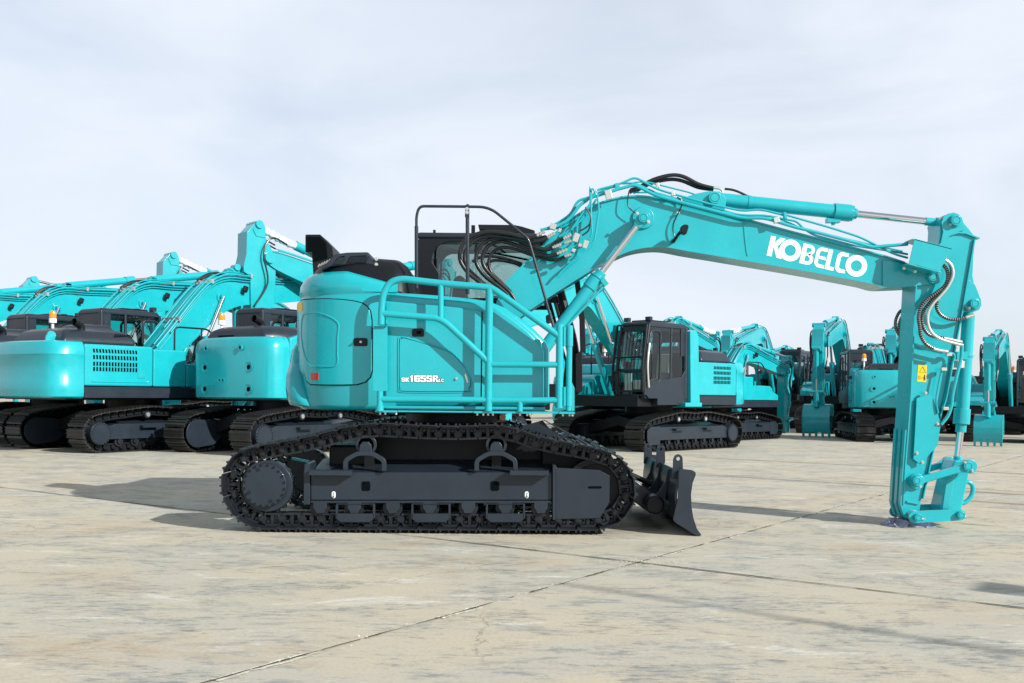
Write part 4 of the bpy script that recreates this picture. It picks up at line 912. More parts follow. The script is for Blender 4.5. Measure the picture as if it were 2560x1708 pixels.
# ================================================================== the yard
def ground_mat():
    m = bpy.data.materials.new('yard_concrete'); m.use_nodes = True; nt = m.node_tree; b = nt.nodes['Principled BSDF']; L = nt.links
    tc = nt.nodes.new('ShaderNodeTexCoord')
    def mp(sc, rot): 
        n = nt.nodes.new('ShaderNodeMapping'); n.inputs['Scale'].default_value = sc; n.inputs['Rotation'].default_value = (0, 0, rot); L.new(tc.outputs['Object'], n.inputs['Vector']); return n
    def noise_(mpn, s, d=6, r=.6, dist=0):
        n = nt.nodes.new('ShaderNodeTexNoise'); n.inputs['Scale'].default_value = s; n.inputs['Detail'].default_value = d; n.inputs['Roughness'].default_value = r; n.inputs['Distortion'].default_value = dist
        L.new(mpn.outputs[0], n.inputs['Vector']); return n
    def rng(src, a, b_, c=0, d=1):
        n = nt.nodes.new('ShaderNodeMapRange'); n.inputs['From Min'].default_value = a; n.inputs['From Max'].default_value = b_; n.inputs['To Min'].default_value = c; n.inputs['To Max'].default_value = d
        L.new(src, n.inputs['Value']); return n
    def mix(f, a, c):
        n = nt.nodes.new('ShaderNodeMix'); n.data_type = 'RGBA'
        if isinstance(f, float): n.inputs['Factor'].default_value = f
        else: L.new(f, n.inputs['Factor'])
        for k, v in ((6, a), (7, c)):
            if isinstance(v, tuple): n.inputs[k].default_value = (*v, 1)
            else: L.new(v, n.inputs[k])
        return n.outputs[2]
    def mul(a, c):
        n = nt.nodes.new('ShaderNodeMath'); n.operation = 'MULTIPLY'; L.new(a, n.inputs[0])
        if isinstance(c, float): n.inputs[1].default_value = c
        else: L.new(c, n.inputs[1])
        return n.outputs[0]
    iso = mp((1, 1, 1), 0); st = mp((.8, 1.15, 1), R(14)); st2 = mp((.8, 2.3, 1), R(18)); st3 = mp((1.0, 3.6, 1), R(24)); st4 = mp((1.0, 3.0, 1), R(-12))
    big = noise_(iso, .28, 4, .6, .3); med = noise_(st, .75, 9, .72, .6); blot = noise_(st, 1.9, 8, .70, .8); streak = noise_(st2, 3.2, 8, .78, .3); fine = noise_(st3, 7, 8, .8); scr = noise_(st4, 9, 7, .8); grain = noise_(iso, 45, 6, .8); speck = noise_(iso, 140, 3, .8)
    c = mix(rng(big.outputs['Fac'], .38, .62).outputs[0], (.535, .498, .405), (.585, .512, .385))
    c = mix(mul(rng(med.outputs['Fac'], .46, .60).outputs[0], .5), c, (.47, .47, .43))
    c = mix(mul(rng(blot.outputs['Fac'], .54, .64).outputs[0], .5), c, (.31, .325, .32))
    gate = rng(med.outputs['Fac'], .43, .58).outputs[0]
    c = mix(mul(mul(rng(streak.outputs['Fac'], .525, .585).outputs[0], gate), .72), c, (.24, .26, .26))
    c = mix(mul(mul(rng(fine.outputs['Fac'], .505, .56).outputs[0], rng(blot.outputs['Fac'], .47, .56).outputs[0]), .72), c, (.19, .20, .20))
    w = noise_(mp((.8, 1.8, 1), R(20)), 1.3, 9, .75, .5)
    c = mix(mul(rng(w.outputs['Fac'], .58, .64).outputs[0], .6), c, (.74, .73, .68))
    c = mix(mul(mul(rng(scr.outputs['Fac'], .56, .62).outputs[0], rng(w.outputs['Fac'], .48, .58).outputs[0]), .6), c, (.78, .77, .73))
    rust = noise_(mp((1, 1.6, 1), R(40)), .7, 6, .65, .5)
    c = mix(mul(rng(rust.outputs['Fac'], .55, .68).outputs[0], .42), c, (.50, .355, .21))
    c = mix(mul(rng(grain.outputs['Fac'], .48, .62).outputs[0], .30), c, (.30, .29, .265))
    c = mix(mul(rng(speck.outputs['Fac'], .60, .68).outputs[0], .35), c, (.20, .19, .18))
    vo = nt.nodes.new('ShaderNodeTexVoronoi'); vo.feature = 'DISTANCE_TO_EDGE'; vo.inputs['Scale'].default_value = .42
    dn = noise_(iso, 2.2, 6, .7); ds = nt.nodes.new('ShaderNodeMixRGB'); ds.blend_type = 'LINEAR_LIGHT'; ds.inputs[0].default_value = .22; L.new(iso.outputs[0], ds.inputs[1]); L.new(dn.outputs['Color'], ds.inputs[2]); L.new(ds.outputs[0], vo.inputs['Vector'])
    c = mix(mul(mul(rng(vo.outputs['Distance'], .0, .004, 1, 0).outputs[0], rng(big.outputs['Fac'], .50, .56).outputs[0]), .7), c, (.20, .185, .16))
    L.new(c, b.inputs['Base Color']); b.inputs['Roughness'].default_value = .8; b.inputs['Specular IOR Level'].default_value = .3
    bp = nt.nodes.new('ShaderNodeBump'); bp.inputs['Strength'].default_value = .35; bp.inputs['Distance'].default_value = .01
    ad = nt.nodes.new('ShaderNodeMath'); ad.operation = 'ADD'; L.new(grain.outputs['Fac'], ad.inputs[0]); L.new(fine.outputs['Fac'], ad.inputs[1]); L.new(ad.outputs[0], bp.inputs['Height']); L.new(bp.outputs[0], b.inputs['Normal'])
    return m
CONC = ground_mat()
def struct(name, mb, m, **kw):
    me = mb.mesh(name, m, **kw); o = bpy.data.objects.new(name, me); link(o); o['kind'] = 'structure'; return o
g = MB(); g.add([(-1500, -60, 0), (1500, -60, 0), (1500, 4000, 0), (-1500, 4000, 0)], [(0, 1, 2, 3)]); struct('ground', g, CONC, smooth=False)
JD = mat('joint_dirt', (.075, .06, .045), .95, 0, 0, .8, 60, .5, 12)
JC = mat('crumbled_joint_edge', (.66, .64, .54), .9, 0, 0, .8, 50, .45, 14)
def seam(p0, p1, w_, m_, name, z, amp, sd, jit=1.0, ext0=0, ext1=0, gap=0.0):
    rnd_ = random.Random(sd); d = (p1 - p0); L_ = d.length; d = d / L_; nn = Vector((-d.y, d.x, 0)); mb = MB(); s_ = -ext0; prev = None
    while s_ < L_ + ext1:
        c = p0 + d * s_; wob = noise.noise(Vector((s_ * .9, sd, 0))) * amp + noise.noise(Vector((s_ * 6, sd, 3))) * amp * .35
        ww = w_ * max(.12, 1 + jit * noise.noise(Vector((s_ * 3.1, sd * 2.3, 7))) * 1.4 + jit * noise.noise(Vector((s_ * 17, sd, 1))) * .8)
        cut = gap > 0 and noise.noise(Vector((s_ * 1.3, sd, 9))) < gap - .5
        a, b = c + nn * (wob - ww / 2), c + nn * (wob + ww / 2); a.z = b.z = z
        if prev and not cut: mb.add([prev[0], prev[1], b, a], [(0, 1, 2, 3)])
        prev = (a, b); s_ += .035 if c.y < 25 else .4
    return struct(name, mb, m_, smooth=False)
A0, A1 = G(517, 1708), G(2560, 1139); B0, B1 = G(0, 1219), G(2560, 1522); C0, C1 = G(376, 1153), G(2223, 1296)
def pnt(p0, p1, m0, m1):                       # crossing of two joints
    d1, d2 = p1 - p0, m1 - m0; k = ((m0.x - p0.x) * d2.y - (m0.y - p0.y) * d2.x) / (d1.x * d2.y - d1.y * d2.x); return p0 + d1 * k
X1 = pnt(A0, A1, B0, B1)
seam(A0, A1, .05, JC, 'joint_edge', .004, .014, 3, 1.0, 3, 14, .62)
seam(A0, A1, .011, JD, 'joint', .008, .012, 3, 1.2, 3, 14, .12)
seam(B0, B1, .03, JC, 'joint_edge', .004, .014, 5, 1.0, 8, 3, .42)
seam(B0, B1, .017, JD, 'joint', .008, .012, 5, .45, 8, 3)
seam(C0, C1, .013, JD, 'joint', .008, .010, 8, 1.2, 12, 8)
sep = (C0 - B0); dB = (B1 - B0).normalized(); sp = sep - dB * sep.dot(dB)
seam(C0 + sp, C1 + sp, .02, JD, 'joint', .008, .010, 9, .8, 12, 18)
dA = (A1 - A0).normalized(); nA = Vector((dA.y, -dA.x, 0)); seam(A0 + nA * 9, A1 + nA * 9, .013, JD, 'joint', .008, .01, 11, 1, 0, 25)
mb = MB(); rg_ = random.Random(4)
for k in range(260):
    t = rg_.random() ** 2; c = X1 + Vector((rg_.gauss(0, .16), rg_.gauss(0, .09), 0)) if k < 60 else A0.lerp(A1, rg_.random() * .6) + Vector((rg_.gauss(0, .03), rg_.gauss(0, .03), 0))
    s_ = rg_.uniform(.003, .008); rot = Matrix.Rotation(rg_.random() * 6, 3, 'Z') @ Matrix.Rotation(rg_.random(), 3, 'X'); mb.box((c.x, c.y, .012), (s_, s_ * rg_.uniform(.6, 1.2), s_ * .7), rot)
cr_ = struct('concrete_crumbs', mb, JC, smooth=False); cr_['kind'] = 'stuff'; cr_['label'] = 'loose pale concrete crumbs scattered along the cracked joints'; cr_['category'] = 'rubble'
# distant hills
hl = MB(); n = 60; vs = []; fs = []
for i in range(n):
    x = -1400 + 2400 * i / (n - 1); h = 20 + 150 * max(0, 1 - abs(x + 830) / 520) * (.8 + .4 * noise.noise(Vector((x * .006, 0, 0)))) + 10 * noise.noise(Vector((x * .02, 4, 0)))
    vs += [(x, 2900, -1), (x, 3000, max(3, h)), (x, 3300, -1)]
for i in range(n - 1):
    for j in (0, 1): fs.append((i * 3 + j, i * 3 + j + 1, i * 3 + 3 + j + 1, i * 3 + 3 + j))
hl.add(vs, fs); struct('hills', hl, mat('distant_forest', (.09, .13, .17), 1.0, 0, 0, 0, 1, .25, .02), smooth=True)
# folded cloth under the arm
def cloth():
    rs = random.Random(11); c0 = G(2272, 1316); c0.y = 11.0; c0 = Vector((W(2272, 1316, 10.98).x, 10.98, 0))
    bm = bmesh.new(); nx, ny = 60, 26; vs = []
    for j in range(ny):
        for i in range(nx):
            u, v = i / (nx - 1) - .5, j / (ny - 1) - .5
            e = .5 - max(abs(u) , abs(v) ); h = .075 * min(1, e * 7) * (.75 + .6 * noise.noise(Vector((u * 9, v * 6, 1)))) + .03 * noise.noise(Vector((u * 26, v * 14, 5))) * min(1, e * 9)
            ox = noise.noise(Vector((u * 7, v * 5, 9))) * .06; oy = noise.noise(Vector((u * 6, v * 7, 2))) * .05
            vs.append(bm.verts.new((u * .50 + ox, v * .34 + oy, max(.004, h))))
    for j in range(ny - 1):
        for i in range(nx - 1): bm.faces.new((vs[j * nx + i], vs[j * nx + i + 1], vs[(j + 1) * nx + i + 1], vs[(j + 1) * nx + i]))
    me = bpy.data.meshes.new('cloth'); bm.to_mesh(me); bm.free(); me.materials.append(CLOTH)
    me.polygons.foreach_set('use_smooth', [True] * len(me.polygons))
    o = bpy.data.objects.new('folded_cloth', me); link(o); o.location = c0; o['label'] = 'crumpled blue and white cloth on the concrete under the tip of the excavator arm'; o['category'] = 'cloth'
cloth()
# camera
cam = bpy.data.cameras.new('camera'); co = bpy.data.objects.new('camera', cam); COL.objects.link(co); scene.camera = co
cam.sensor_width = 36; cam.lens = F / 2560 * 36; cam.clip_end = 9000; cam.clip_start = .05
cam.shift_x = 0; cam.shift_y = (HY - 854) / 2560.0
rt, upv = Vector((math.cos(RO), 0, math.sin(RO))), Vector((-math.sin(RO), 0, math.cos(RO)))
M = Matrix((rt, upv, Vector((0, -1, 0)))).transposed().to_4x4(); M.translation = (0, 0, CH); co.matrix_world = M
# light
ts = Vector((1, -.8, .68)).normalized(); el = math.asin(ts.z); az = math.atan2(ts.x, ts.y)
sl = bpy.data.lights.new('sun', 'SUN'); sl.energy = 4.5; sl.angle = R(.53); sl.color = (1, .965, .90)
so = bpy.data.objects.new('sun', sl); COL.objects.link(so); so.rotation_euler = (-ts).to_track_quat('-Z', 'Y').to_euler()
w = bpy.data.worlds.new('World'); scene.world = w; w.use_nodes = True; nt = w.node_tree; L = nt.links
bg = nt.nodes['Background']; bg.inputs['Strength'].default_value = .11
sk = nt.nodes.new('ShaderNodeTexSky'); sk.sky_type = 'NISHITA'; sk.sun_disc = False; sk.sun_elevation = el; sk.sun_rotation = az; sk.air_density = 1.0; sk.dust_density = 1.0; sk.ozone_density = 1.5
tc = nt.nodes.new('ShaderNodeTexCoord'); mp = nt.nodes.new('ShaderNodeMapping'); mp.inputs['Scale'].default_value = (1.3, 1.3, 4.0); mp.inputs['Rotation'].default_value = (R(8), R(14), R(20)); L.new(tc.outputs['Generated'], mp.inputs['Vector'])
cn = nt.nodes.new('ShaderNodeTexNoise'); cn.inputs['Scale'].default_value = 1.6; cn.inputs['Detail'].default_value = 7; cn.inputs['Roughness'].default_value = .52; cn.inputs['Distortion'].default_value = .5; L.new(mp.outputs[0], cn.inputs['Vector'])
mr = nt.nodes.new('ShaderNodeMapRange'); mr.inputs['From Min'].default_value = .36; mr.inputs['From Max'].default_value = .60; mr.inputs['To Min'].default_value = .68; mr.inputs['To Max'].default_value = .98; L.new(cn.outputs['Fac'], mr.inputs['Value'])
mx = nt.nodes.new('ShaderNodeMix'); mx.data_type = 'RGBA'; mx.inputs[7].default_value = (6.2, 6.65, 7.38, 1); L.new(mr.outputs[0], mx.inputs['Factor']); L.new(sk.outputs[0], mx.inputs[6]); 
sx = nt.nodes.new('ShaderNodeSeparateXYZ'); L.new(tc.outputs['Generated'], sx.inputs[0])
ml = nt.nodes.new('ShaderNodeMapRange'); ml.inputs['From Min'].default_value = .36; ml.inputs['From Max'].default_value = .62; ml.inputs['To Min'].default_value = 1.0; ml.inputs['To Max'].default_value = .5; L.new(sx.outputs[2], ml.inputs['Value'])
my = nt.nodes.new('ShaderNodeMapRange'); my.inputs['From Min'].default_value = -.35; my.inputs['From Max'].default_value = .25; my.inputs['To Min'].default_value = .95; my.inputs['To Max'].default_value = 1.0; L.new(sx.outputs[1], my.inputs['Value'])
mm = nt.nodes.new('ShaderNodeMath'); mm.operation = 'MULTIPLY'; L.new(ml.outputs[0], mm.inputs[0]); L.new(my.outputs[0], mm.inputs[1])
m2 = nt.nodes.new('ShaderNodeMix'); m2.data_type = 'RGBA'; m2.blend_type = 'MULTIPLY'; m2.inputs['Factor'].default_value = 1; L.new(mx.outputs[2], m2.inputs[6]); L.new(mm.outputs[0], m2.inputs[7]); L.new(m2.outputs[2], bg.inputs['Color'])
vs_ = scene.view_settings; vs_.view_transform = 'Standard'; vs_.look = 'None'; vs_.exposure = .32; vs_.gamma = 1
# ================================================================== the parked fleet
def loft(levels, ptsf, closed=True, cap=True):
    mb = MB(); vs = []; n = None
    for lv in levels:
        ring = ptsf(lv); n = len(ring); vs += ring
    m = len(levels); fs = []
    for j in range(m - 1):
        for i in range(n if closed else n - 1): fs.append((j * n + i, j * n + (i + 1) % n, (j + 1) * n + (i + 1) % n, (j + 1) * n + i))
    if cap: fs += [tuple(reversed(range(n))), tuple(range((m - 1) * n, m * n))]
    mb.add(vs, fs); return mb
CACHE = {}
def K(key, fn):
    if key not in CACHE: CACHE[key] = fn()
    return CACHE[key]
# A kit is a list of (part name, mesh, index of parent part or None, bevel, label)
class Kit(list):
    def p(s, name, mb, m, parent=None, bev=0, label=None, **kw):
        me = mb if isinstance(mb, bpy.types.Mesh) else mb.mesh(name, m, **kw); s.append((name, me, parent, bev, label)); return len(s) - 1
GT = {}
def gen_track():
    L = [(-1.95, 0.0), (-1.2, 0), (0, 0), (1.2, 0), (1.95, 0.0), (2.24, .13), (2.40, .42), (2.31, .70), (2.02, .86), (1.2, .99), (.62, 1.06), (0, 1.03), (-.62, 1.06), (-1.2, 1.0), (-2.02, .89), (-2.31, .72), (-2.40, .42), (-2.24, .13)]
    op = [(v.x, v.y) for v in cat([(a, b, 0) for a, b in L], 6, True)]; dense, per = resample(op, 300); n = len(dense); inner = []
    for i in range(n):
        a, b = dense[(i - 3) % n], dense[(i + 3) % n]; t = (b[0] - a[0], b[1] - a[1]); l = math.hypot(*t); nx, nz = -t[1] / l, t[0] / l
        inner.append((dense[i][0] + nx * .13, dense[i][1] + nz * .13))
    NS = 48; pins, pl = resample(inner, NS); p = pl / NS
    sh, lk = shoe_mb(.66, p, 1.1), MB(); h = p / 2
    for y in (-.11, .11):
        lk.prism([(-h, -.085), (h, -.085), (h, -.05), (-h, -.05)], y - .025, y + .025); lk.prism([(-.03, -.05), (.03, -.05), (.06, .09), (-.06, .09)], y - .02, y + .02); lk.cyl((-h, y - .045, 0), (-h, y + .045, 0), .05, seg=8)
    for y in (-.12, -.05, .05, .12): sh.cyl((.03, y, .11), (.03, y, .128), .02, seg=6)
    t, c = MB(), MB()
    for i in range(NS):
        a, b = pins[i], pins[(i + 1) % NS]; dx, dz = b[0] - a[0], b[1] - a[1]; l = math.hypot(dx, dz); ex = Vector((dx / l, 0, dz / l)); ez = Vector((ex.z, 0, -ex.x)); ey = ez.cross(ex)
        M = Matrix((ex, ey, ez)).transposed().to_4x4(); M.translation = ((a[0] + b[0]) / 2, 0, (a[1] + b[1]) / 2)
        t.add([M @ Vector(v) for v in sh.v], sh.f); c.add([M @ Vector(v) for v in lk.v], lk.f)
    return t, c
GTR, GCH = gen_track()
def shifted(mb, dy, flip=False):
    o = MB(); o.v = [(v[0], (-v[1] if flip else v[1]) + dy, v[2]) for v in mb.v]; o.f = list(mb.f); return o
def under_kit(hw):                            # hw: outer half width
    k = Kit(); yc = hw - .33
    for sg in (-1, 1):
        t = k.p('track', shifted(GTR, sg * yc), RUST); k.p('track_chain', shifted(GCH, sg * yc), BLACK, t)
        f = MB(); y0, y1 = sg * (yc - .22), sg * (yc + .24)
        f.prism([(-1.72, .30), (1.55, .30), (1.55, .66), (-1.50, .66), (-1.72, .60)], y0, y1)
        f.add([(-1.4, y1, .665), (1.5, y1, .665), (1.5, y0, .74), (-1.4, y0, .74)], [(0, 1, 2, 3)])
        f.prism([(1.55, .18), (2.0, .18), (2.12, .3), (2.12, .56), (1.95, .68), (1.551, .68)], y1 - sg * .03, y1 + sg * .01)
        ft = k.p('track_frame', f, GREY, None, .012)
        k.p('boarding_step', MB().bb((-.9, y1, .56), (-.45, y1 + sg * .14, .61)).bb((.55, y1, .56), (1.0, y1 + sg * .14, .61)), GREY, ft)
        hb = MB().cyl((-1.93, sg * (yc + .05), .44), (-1.93, sg * (yc + .30), .44), .27, .26, seg=36)
        h = k.p('final_drive_hub', hb, GREY, None, .008)
        bm_ = MB()
        for i in range(22):
            a = 2 * math.pi * i / 22; q = Vector((-1.93 + .235 * math.cos(a), sg * (yc + .301), .44 + .235 * math.sin(a))); bm_.cyl(q, q + Vector((0, sg * .018, 0)), .014, seg=6)
        k.p('hub_bolts', bm_, BLACK, h)
        k.p('drive_sprocket', MB().cyl((-1.93, sg * (yc - .03), .44), (-1.93, sg * (yc + .05), .44), .35, seg=21), BLACK)
        cv = [(-1.93 + .33 * math.cos(R(a)), .44 + .33 * math.sin(R(a))) for a in range(80, 281, 12)] + [(-1.45, .16), (-1.25, .3), (-1.25, .62), (-1.45, .74)]
        k.p('motor_cover', MB().prism(cv, sg * (yc - .27), sg * (yc - .31)), GREY, None, .01)
        k.p('front_idler', MB().cyl((1.95, sg * (yc - .08), .43), (1.95, sg * (yc + .08), .43), .34, seg=30), BLACK)
        for x in (-1.4, -.98, -.56, -.14, .28, .7, 1.12): k.p('track_roller', K(('roller', hw, sg, x), lambda: MB().cyl((x, sg * (yc - .16), .24), (x, sg * (yc + .18), .24), .11, seg=16).cyl((x, sg * (yc + .18), .25), (x, sg * (yc + .23), .25), .06, seg=12).mesh('track_roller', STEEL)), None)
        for x in (-.65, .65): k.p('carrier_roller', MB().cyl((x, sg * (yc - .14), .86), (x, sg * (yc + .2), .86), .085, seg=16), GREY); k.p('roller_hub_cap', MB().cyl((x, sg * (yc + .2), .86), (x, sg * (yc + .22), .86), .05, seg=14), ZINC, len(k) - 1)
    c = MB().bb((-.8, -hw + .75, .45), (.8, hw - .75, .98))
    for sx in (-1, 1):
        c.prism([(-hw + .55, .40), (0, .66), (hw - .55, .40), (hw - .55, .70), (0, .95), (-hw + .55, .70)], sx * 1.15 - .25, sx * 1.15 + .25, axis='x')
    k.p('carbody', c, BLACK, None, .02)
    k.p('swing_bearing', MB().cyl((0, 0, .98), (0, 0, 1.26), .68, seg=40), BLACK)
    return k
def cab_kit(dx, guard=False, y0=.5, y1=1.5, top=3.5):
    k = Kit(); xr, xf, zb = -.62 + dx, 1.22 + dx, 1.42; zm = 2.15
    k.p('cab_base', MB().prism([(xr, zb), (xf - .1, zb), (xf + .05, zb + .12), (xf + .07, zb + .45), (xf - .35, zb + .48), (xr + .25, zb + .62), (xr, zb + .9)], y1 - .05, y1).bb((xr, y0, zb), (xf, y1 - .05, zb + .12)).bb((xr, y0, zb + .12), (xr + .05, y1, zm + .2)), GREY, None, .02)
    k.p('cab_roof', loft([(top - .16, 0), (top - .06, .0), (top, .07)], lambda l: [(xr + l[1], y0 + l[1], l[0]), (xf - .12 - l[1], y0 + l[1], l[0]), (xf - .12 - l[1], y1 - l[1], l[0]), (xr + l[1], y1 - l[1], l[0])]), GREY, None, .04)
    ri = len(k) - 1
    k.p('roof_hatch', MB().bb((xr + .75, y0 + .2, top + .001), (xr + 1.5, y1 - .2, top + .05)), BLACK, ri, .015)
    pl = MB(); r = .045
    for y in (y0 + .04, y1 - .04):
        pl.tube(rnd([(xf + .05, y, zb + .1), (xf + .08, y, zb + .8), (xf - .12, y, top - .1)], .5), r, 8)
        pl.tube([(xr + .05, y, zb), (xr + .05, y, top - .1)], r * 1.35, 8); pl.tube([(xr + .75, y, zb + .3), (xr + .72, y, top - .1)], r * .9, 8)
    pl.bb((xr, y1 - .045, zm + .45), (xr + .30, y1 - .01, top - .12)).bb((xr, y0 + .01, zm - .4), (xr + .30, y0 + .045, top - .12)).bb((xr + .01, y0, top - .42), (xr + .05, y1, top - .14))
    pl.bb((xf - .02, y0 + .04, zb + .75), (xf + .05, y1 - .04, zb + .80)).bb((xf - .16, y0 + .04, top - .26), (xf - .08, y1 - .04, top - .14))
    pi = k.p('cab_frame', pl, GREY, None, .008)
    gl = MB(); 
    for y in (y0 + .03, y1 - .03): gl.add([(xr + .1, y, zb + .3), (xf + .04, y, zb + .3), (xf + .06, y, zb + .8), (xf - .1, y, top - .15), (xr + .1, y, top - .15)], [(0, 1, 2, 3, 4)])
    k.p('cab_side_window', gl, GLASSD, pi, smooth=False)
    k.p('cab_windscreen', MB().add([(xf + .05, y0 + .06, zb + .2), (xf + .05, y1 - .06, zb + .2), (xf + .08, y1 - .06, zb + .8), (xf + .08, y0 + .06, zb + .8), (xf - .11, y1 - .06, top - .15), (xf - .11, y0 + .06, top - .15)], [(0, 1, 2, 3), (3, 2, 4, 5)]) or None, GLASSD, pi, smooth=False) if False else None
    g2 = MB(); g2.add([(xf + .05, y0 + .06, zb + .2), (xf + .05, y1 - .06, zb + .2), (xf + .08, y1 - .06, zb + .8), (xf + .08, y0 + .06, zb + .8), (xf - .11, y1 - .06, top - .15), (xf - .11, y0 + .06, top - .15)], [(0, 1, 2, 3), (3, 2, 4, 5)])
    k.p('cab_windscreen', g2, GLASSD, pi, smooth=False)
    g3 = MB(); g3.add([(xr + .02, y0 + .08, zm + .2), (xr + .02, y1 - .08, zm + .2), (xr + .02, y1 - .08, top - .42), (xr + .02, y0 + .08, top - .42)], [(0, 1, 2, 3)])
    k.p('cab_rear_window', g3, GLASSD, pi, smooth=False)
    k.p('cab_headliner', MB().bb((xr + .06, y0 + .05, top - .24), (xf - .2, y1 - .05, top - .17)).bb((xr + .055, y0 + .06, zb + .12), (xr + .075, y1 - .06, zm + .55)).bb((xr + .055, y0 + .06, top - .5), (xr + .075, y1 - .06, top - .2)), BLACK, ri)
    for yy in (y0 + .02, y1 - .03):
        dr = MB().tube(rnd([(xf - .02, yy, zb + .42), (xf - .0, yy, zb + .85), (xf - .18, yy, top - .25), (xf - .62, yy, top - .25), (xf - .60, yy, zb + .42), (xf - .05, yy, zb + .42)], .14), .035, 8); k.p('door_frame', dr, GREY, pi)
        k.p('door_panel', MB().bb((xf - .62, yy - .01, zb + .1), (xf + .0, yy + .01, zb + .44)), GREY, pi, .01)
    se = MB().bb((xr + .45, y0 + .28, zb + .4), (xr + .98, y1 - .28, zb + .55)); se.prism([(xr + .38, zb + .5), (xr + .52, zb + .5), (xr + .42, zb + 1.25), (xr + .30, zb + 1.25)], y0 + .28, y1 - .28)
    k.p('operator_seat', se, BEIGE if guard else BLACK, None, .03)
    k.p('control_console', MB().bb((xr + .5, y1 - .24, zb + .5), (xr + 1.05, y1 - .12, zb + .72)).bb((xf - .2, y0 + .15, zb + .2), (xf - .1, y0 + .35, zb + 1.0)), BLACK, None, .02)
    k.p('work_lamp', MB().bb((xf - .3, y1 - .22, top + .01), (xf - .18, y1 - .05, top + .12)), GREY, ri, .01); k.p('work_lamp', MB().bb((xf - .3, y0 + .05, top + .01), (xf - .18, y0 + .22, top + .12)), GREY, ri, .01)
    if guard:
        g = MB()
        for i in range(9):
            y = y0 + .04 + (y1 - y0 - .08) * i / 8; g.tube([(xf + .18, y, zb + .2), (xf + .2, y, zb + .8), (xf + .02, y, top - .1)], .008, 6)
        for z, x in ((zb + .2, .18), (zb + .72, .205), (zb + 1.1, .165), (top - .1, .02)): g.tube([(xf + x, y0, z), (xf + x, y1, z)], .025, 8)
        for y in (y0, y1): g.tube([(xf + .18, y, zb + .2), (xf + .2, y, zb + .8), (xf + .02, y, top - .1)], .035, 8)
        k.p('window_guard', g, BLACK, pi)
        k.p('document_bundle', MB().bb((xf - .02, y0 + .25, zb + .22), (xf + .0, y0 + .48, zb + .68)).bb((xf - .02, y0 + .55, zb + .25), (xf + .0, y0 + .78, zb + .5)), PAPER)
        k.p('door_rail', MB().tube(rnd([(xf - .02, y1 + .05, zb + .3), (xf + .06, y1 + .05, zb + .9), (xf - .04, y1 + .05, top - .6)], .3), .03, 10), ZINC)
    k.p('grab_rail', MB().tube(rnd([(xf - .1, y1 + .02, zb + .5), (xf - .1, y1 + .08, zb + .6), (xf - .1, y1 + .08, zb + 1.2), (xf - .1, y1 + .02, zb + 1.3)], .05), .015, 8), BLACK, pi)
    return k
def vents(x0, x1, rows, y, n, sg):
    mb = MB()
    for z, h, sk in rows:
        for i in range(n):
            x = x0 + (x1 - x0) * (i + .5) / n; w_ = (x1 - x0) / n * .55; a = w_ / 2
            mb.prism([(x - a, z), (x + a, z), (x + a - sk, z + h), (x - a - sk, z + h)], y, y + sg * .006)  # solid dark slats painted as shaded vent holes
    return mb
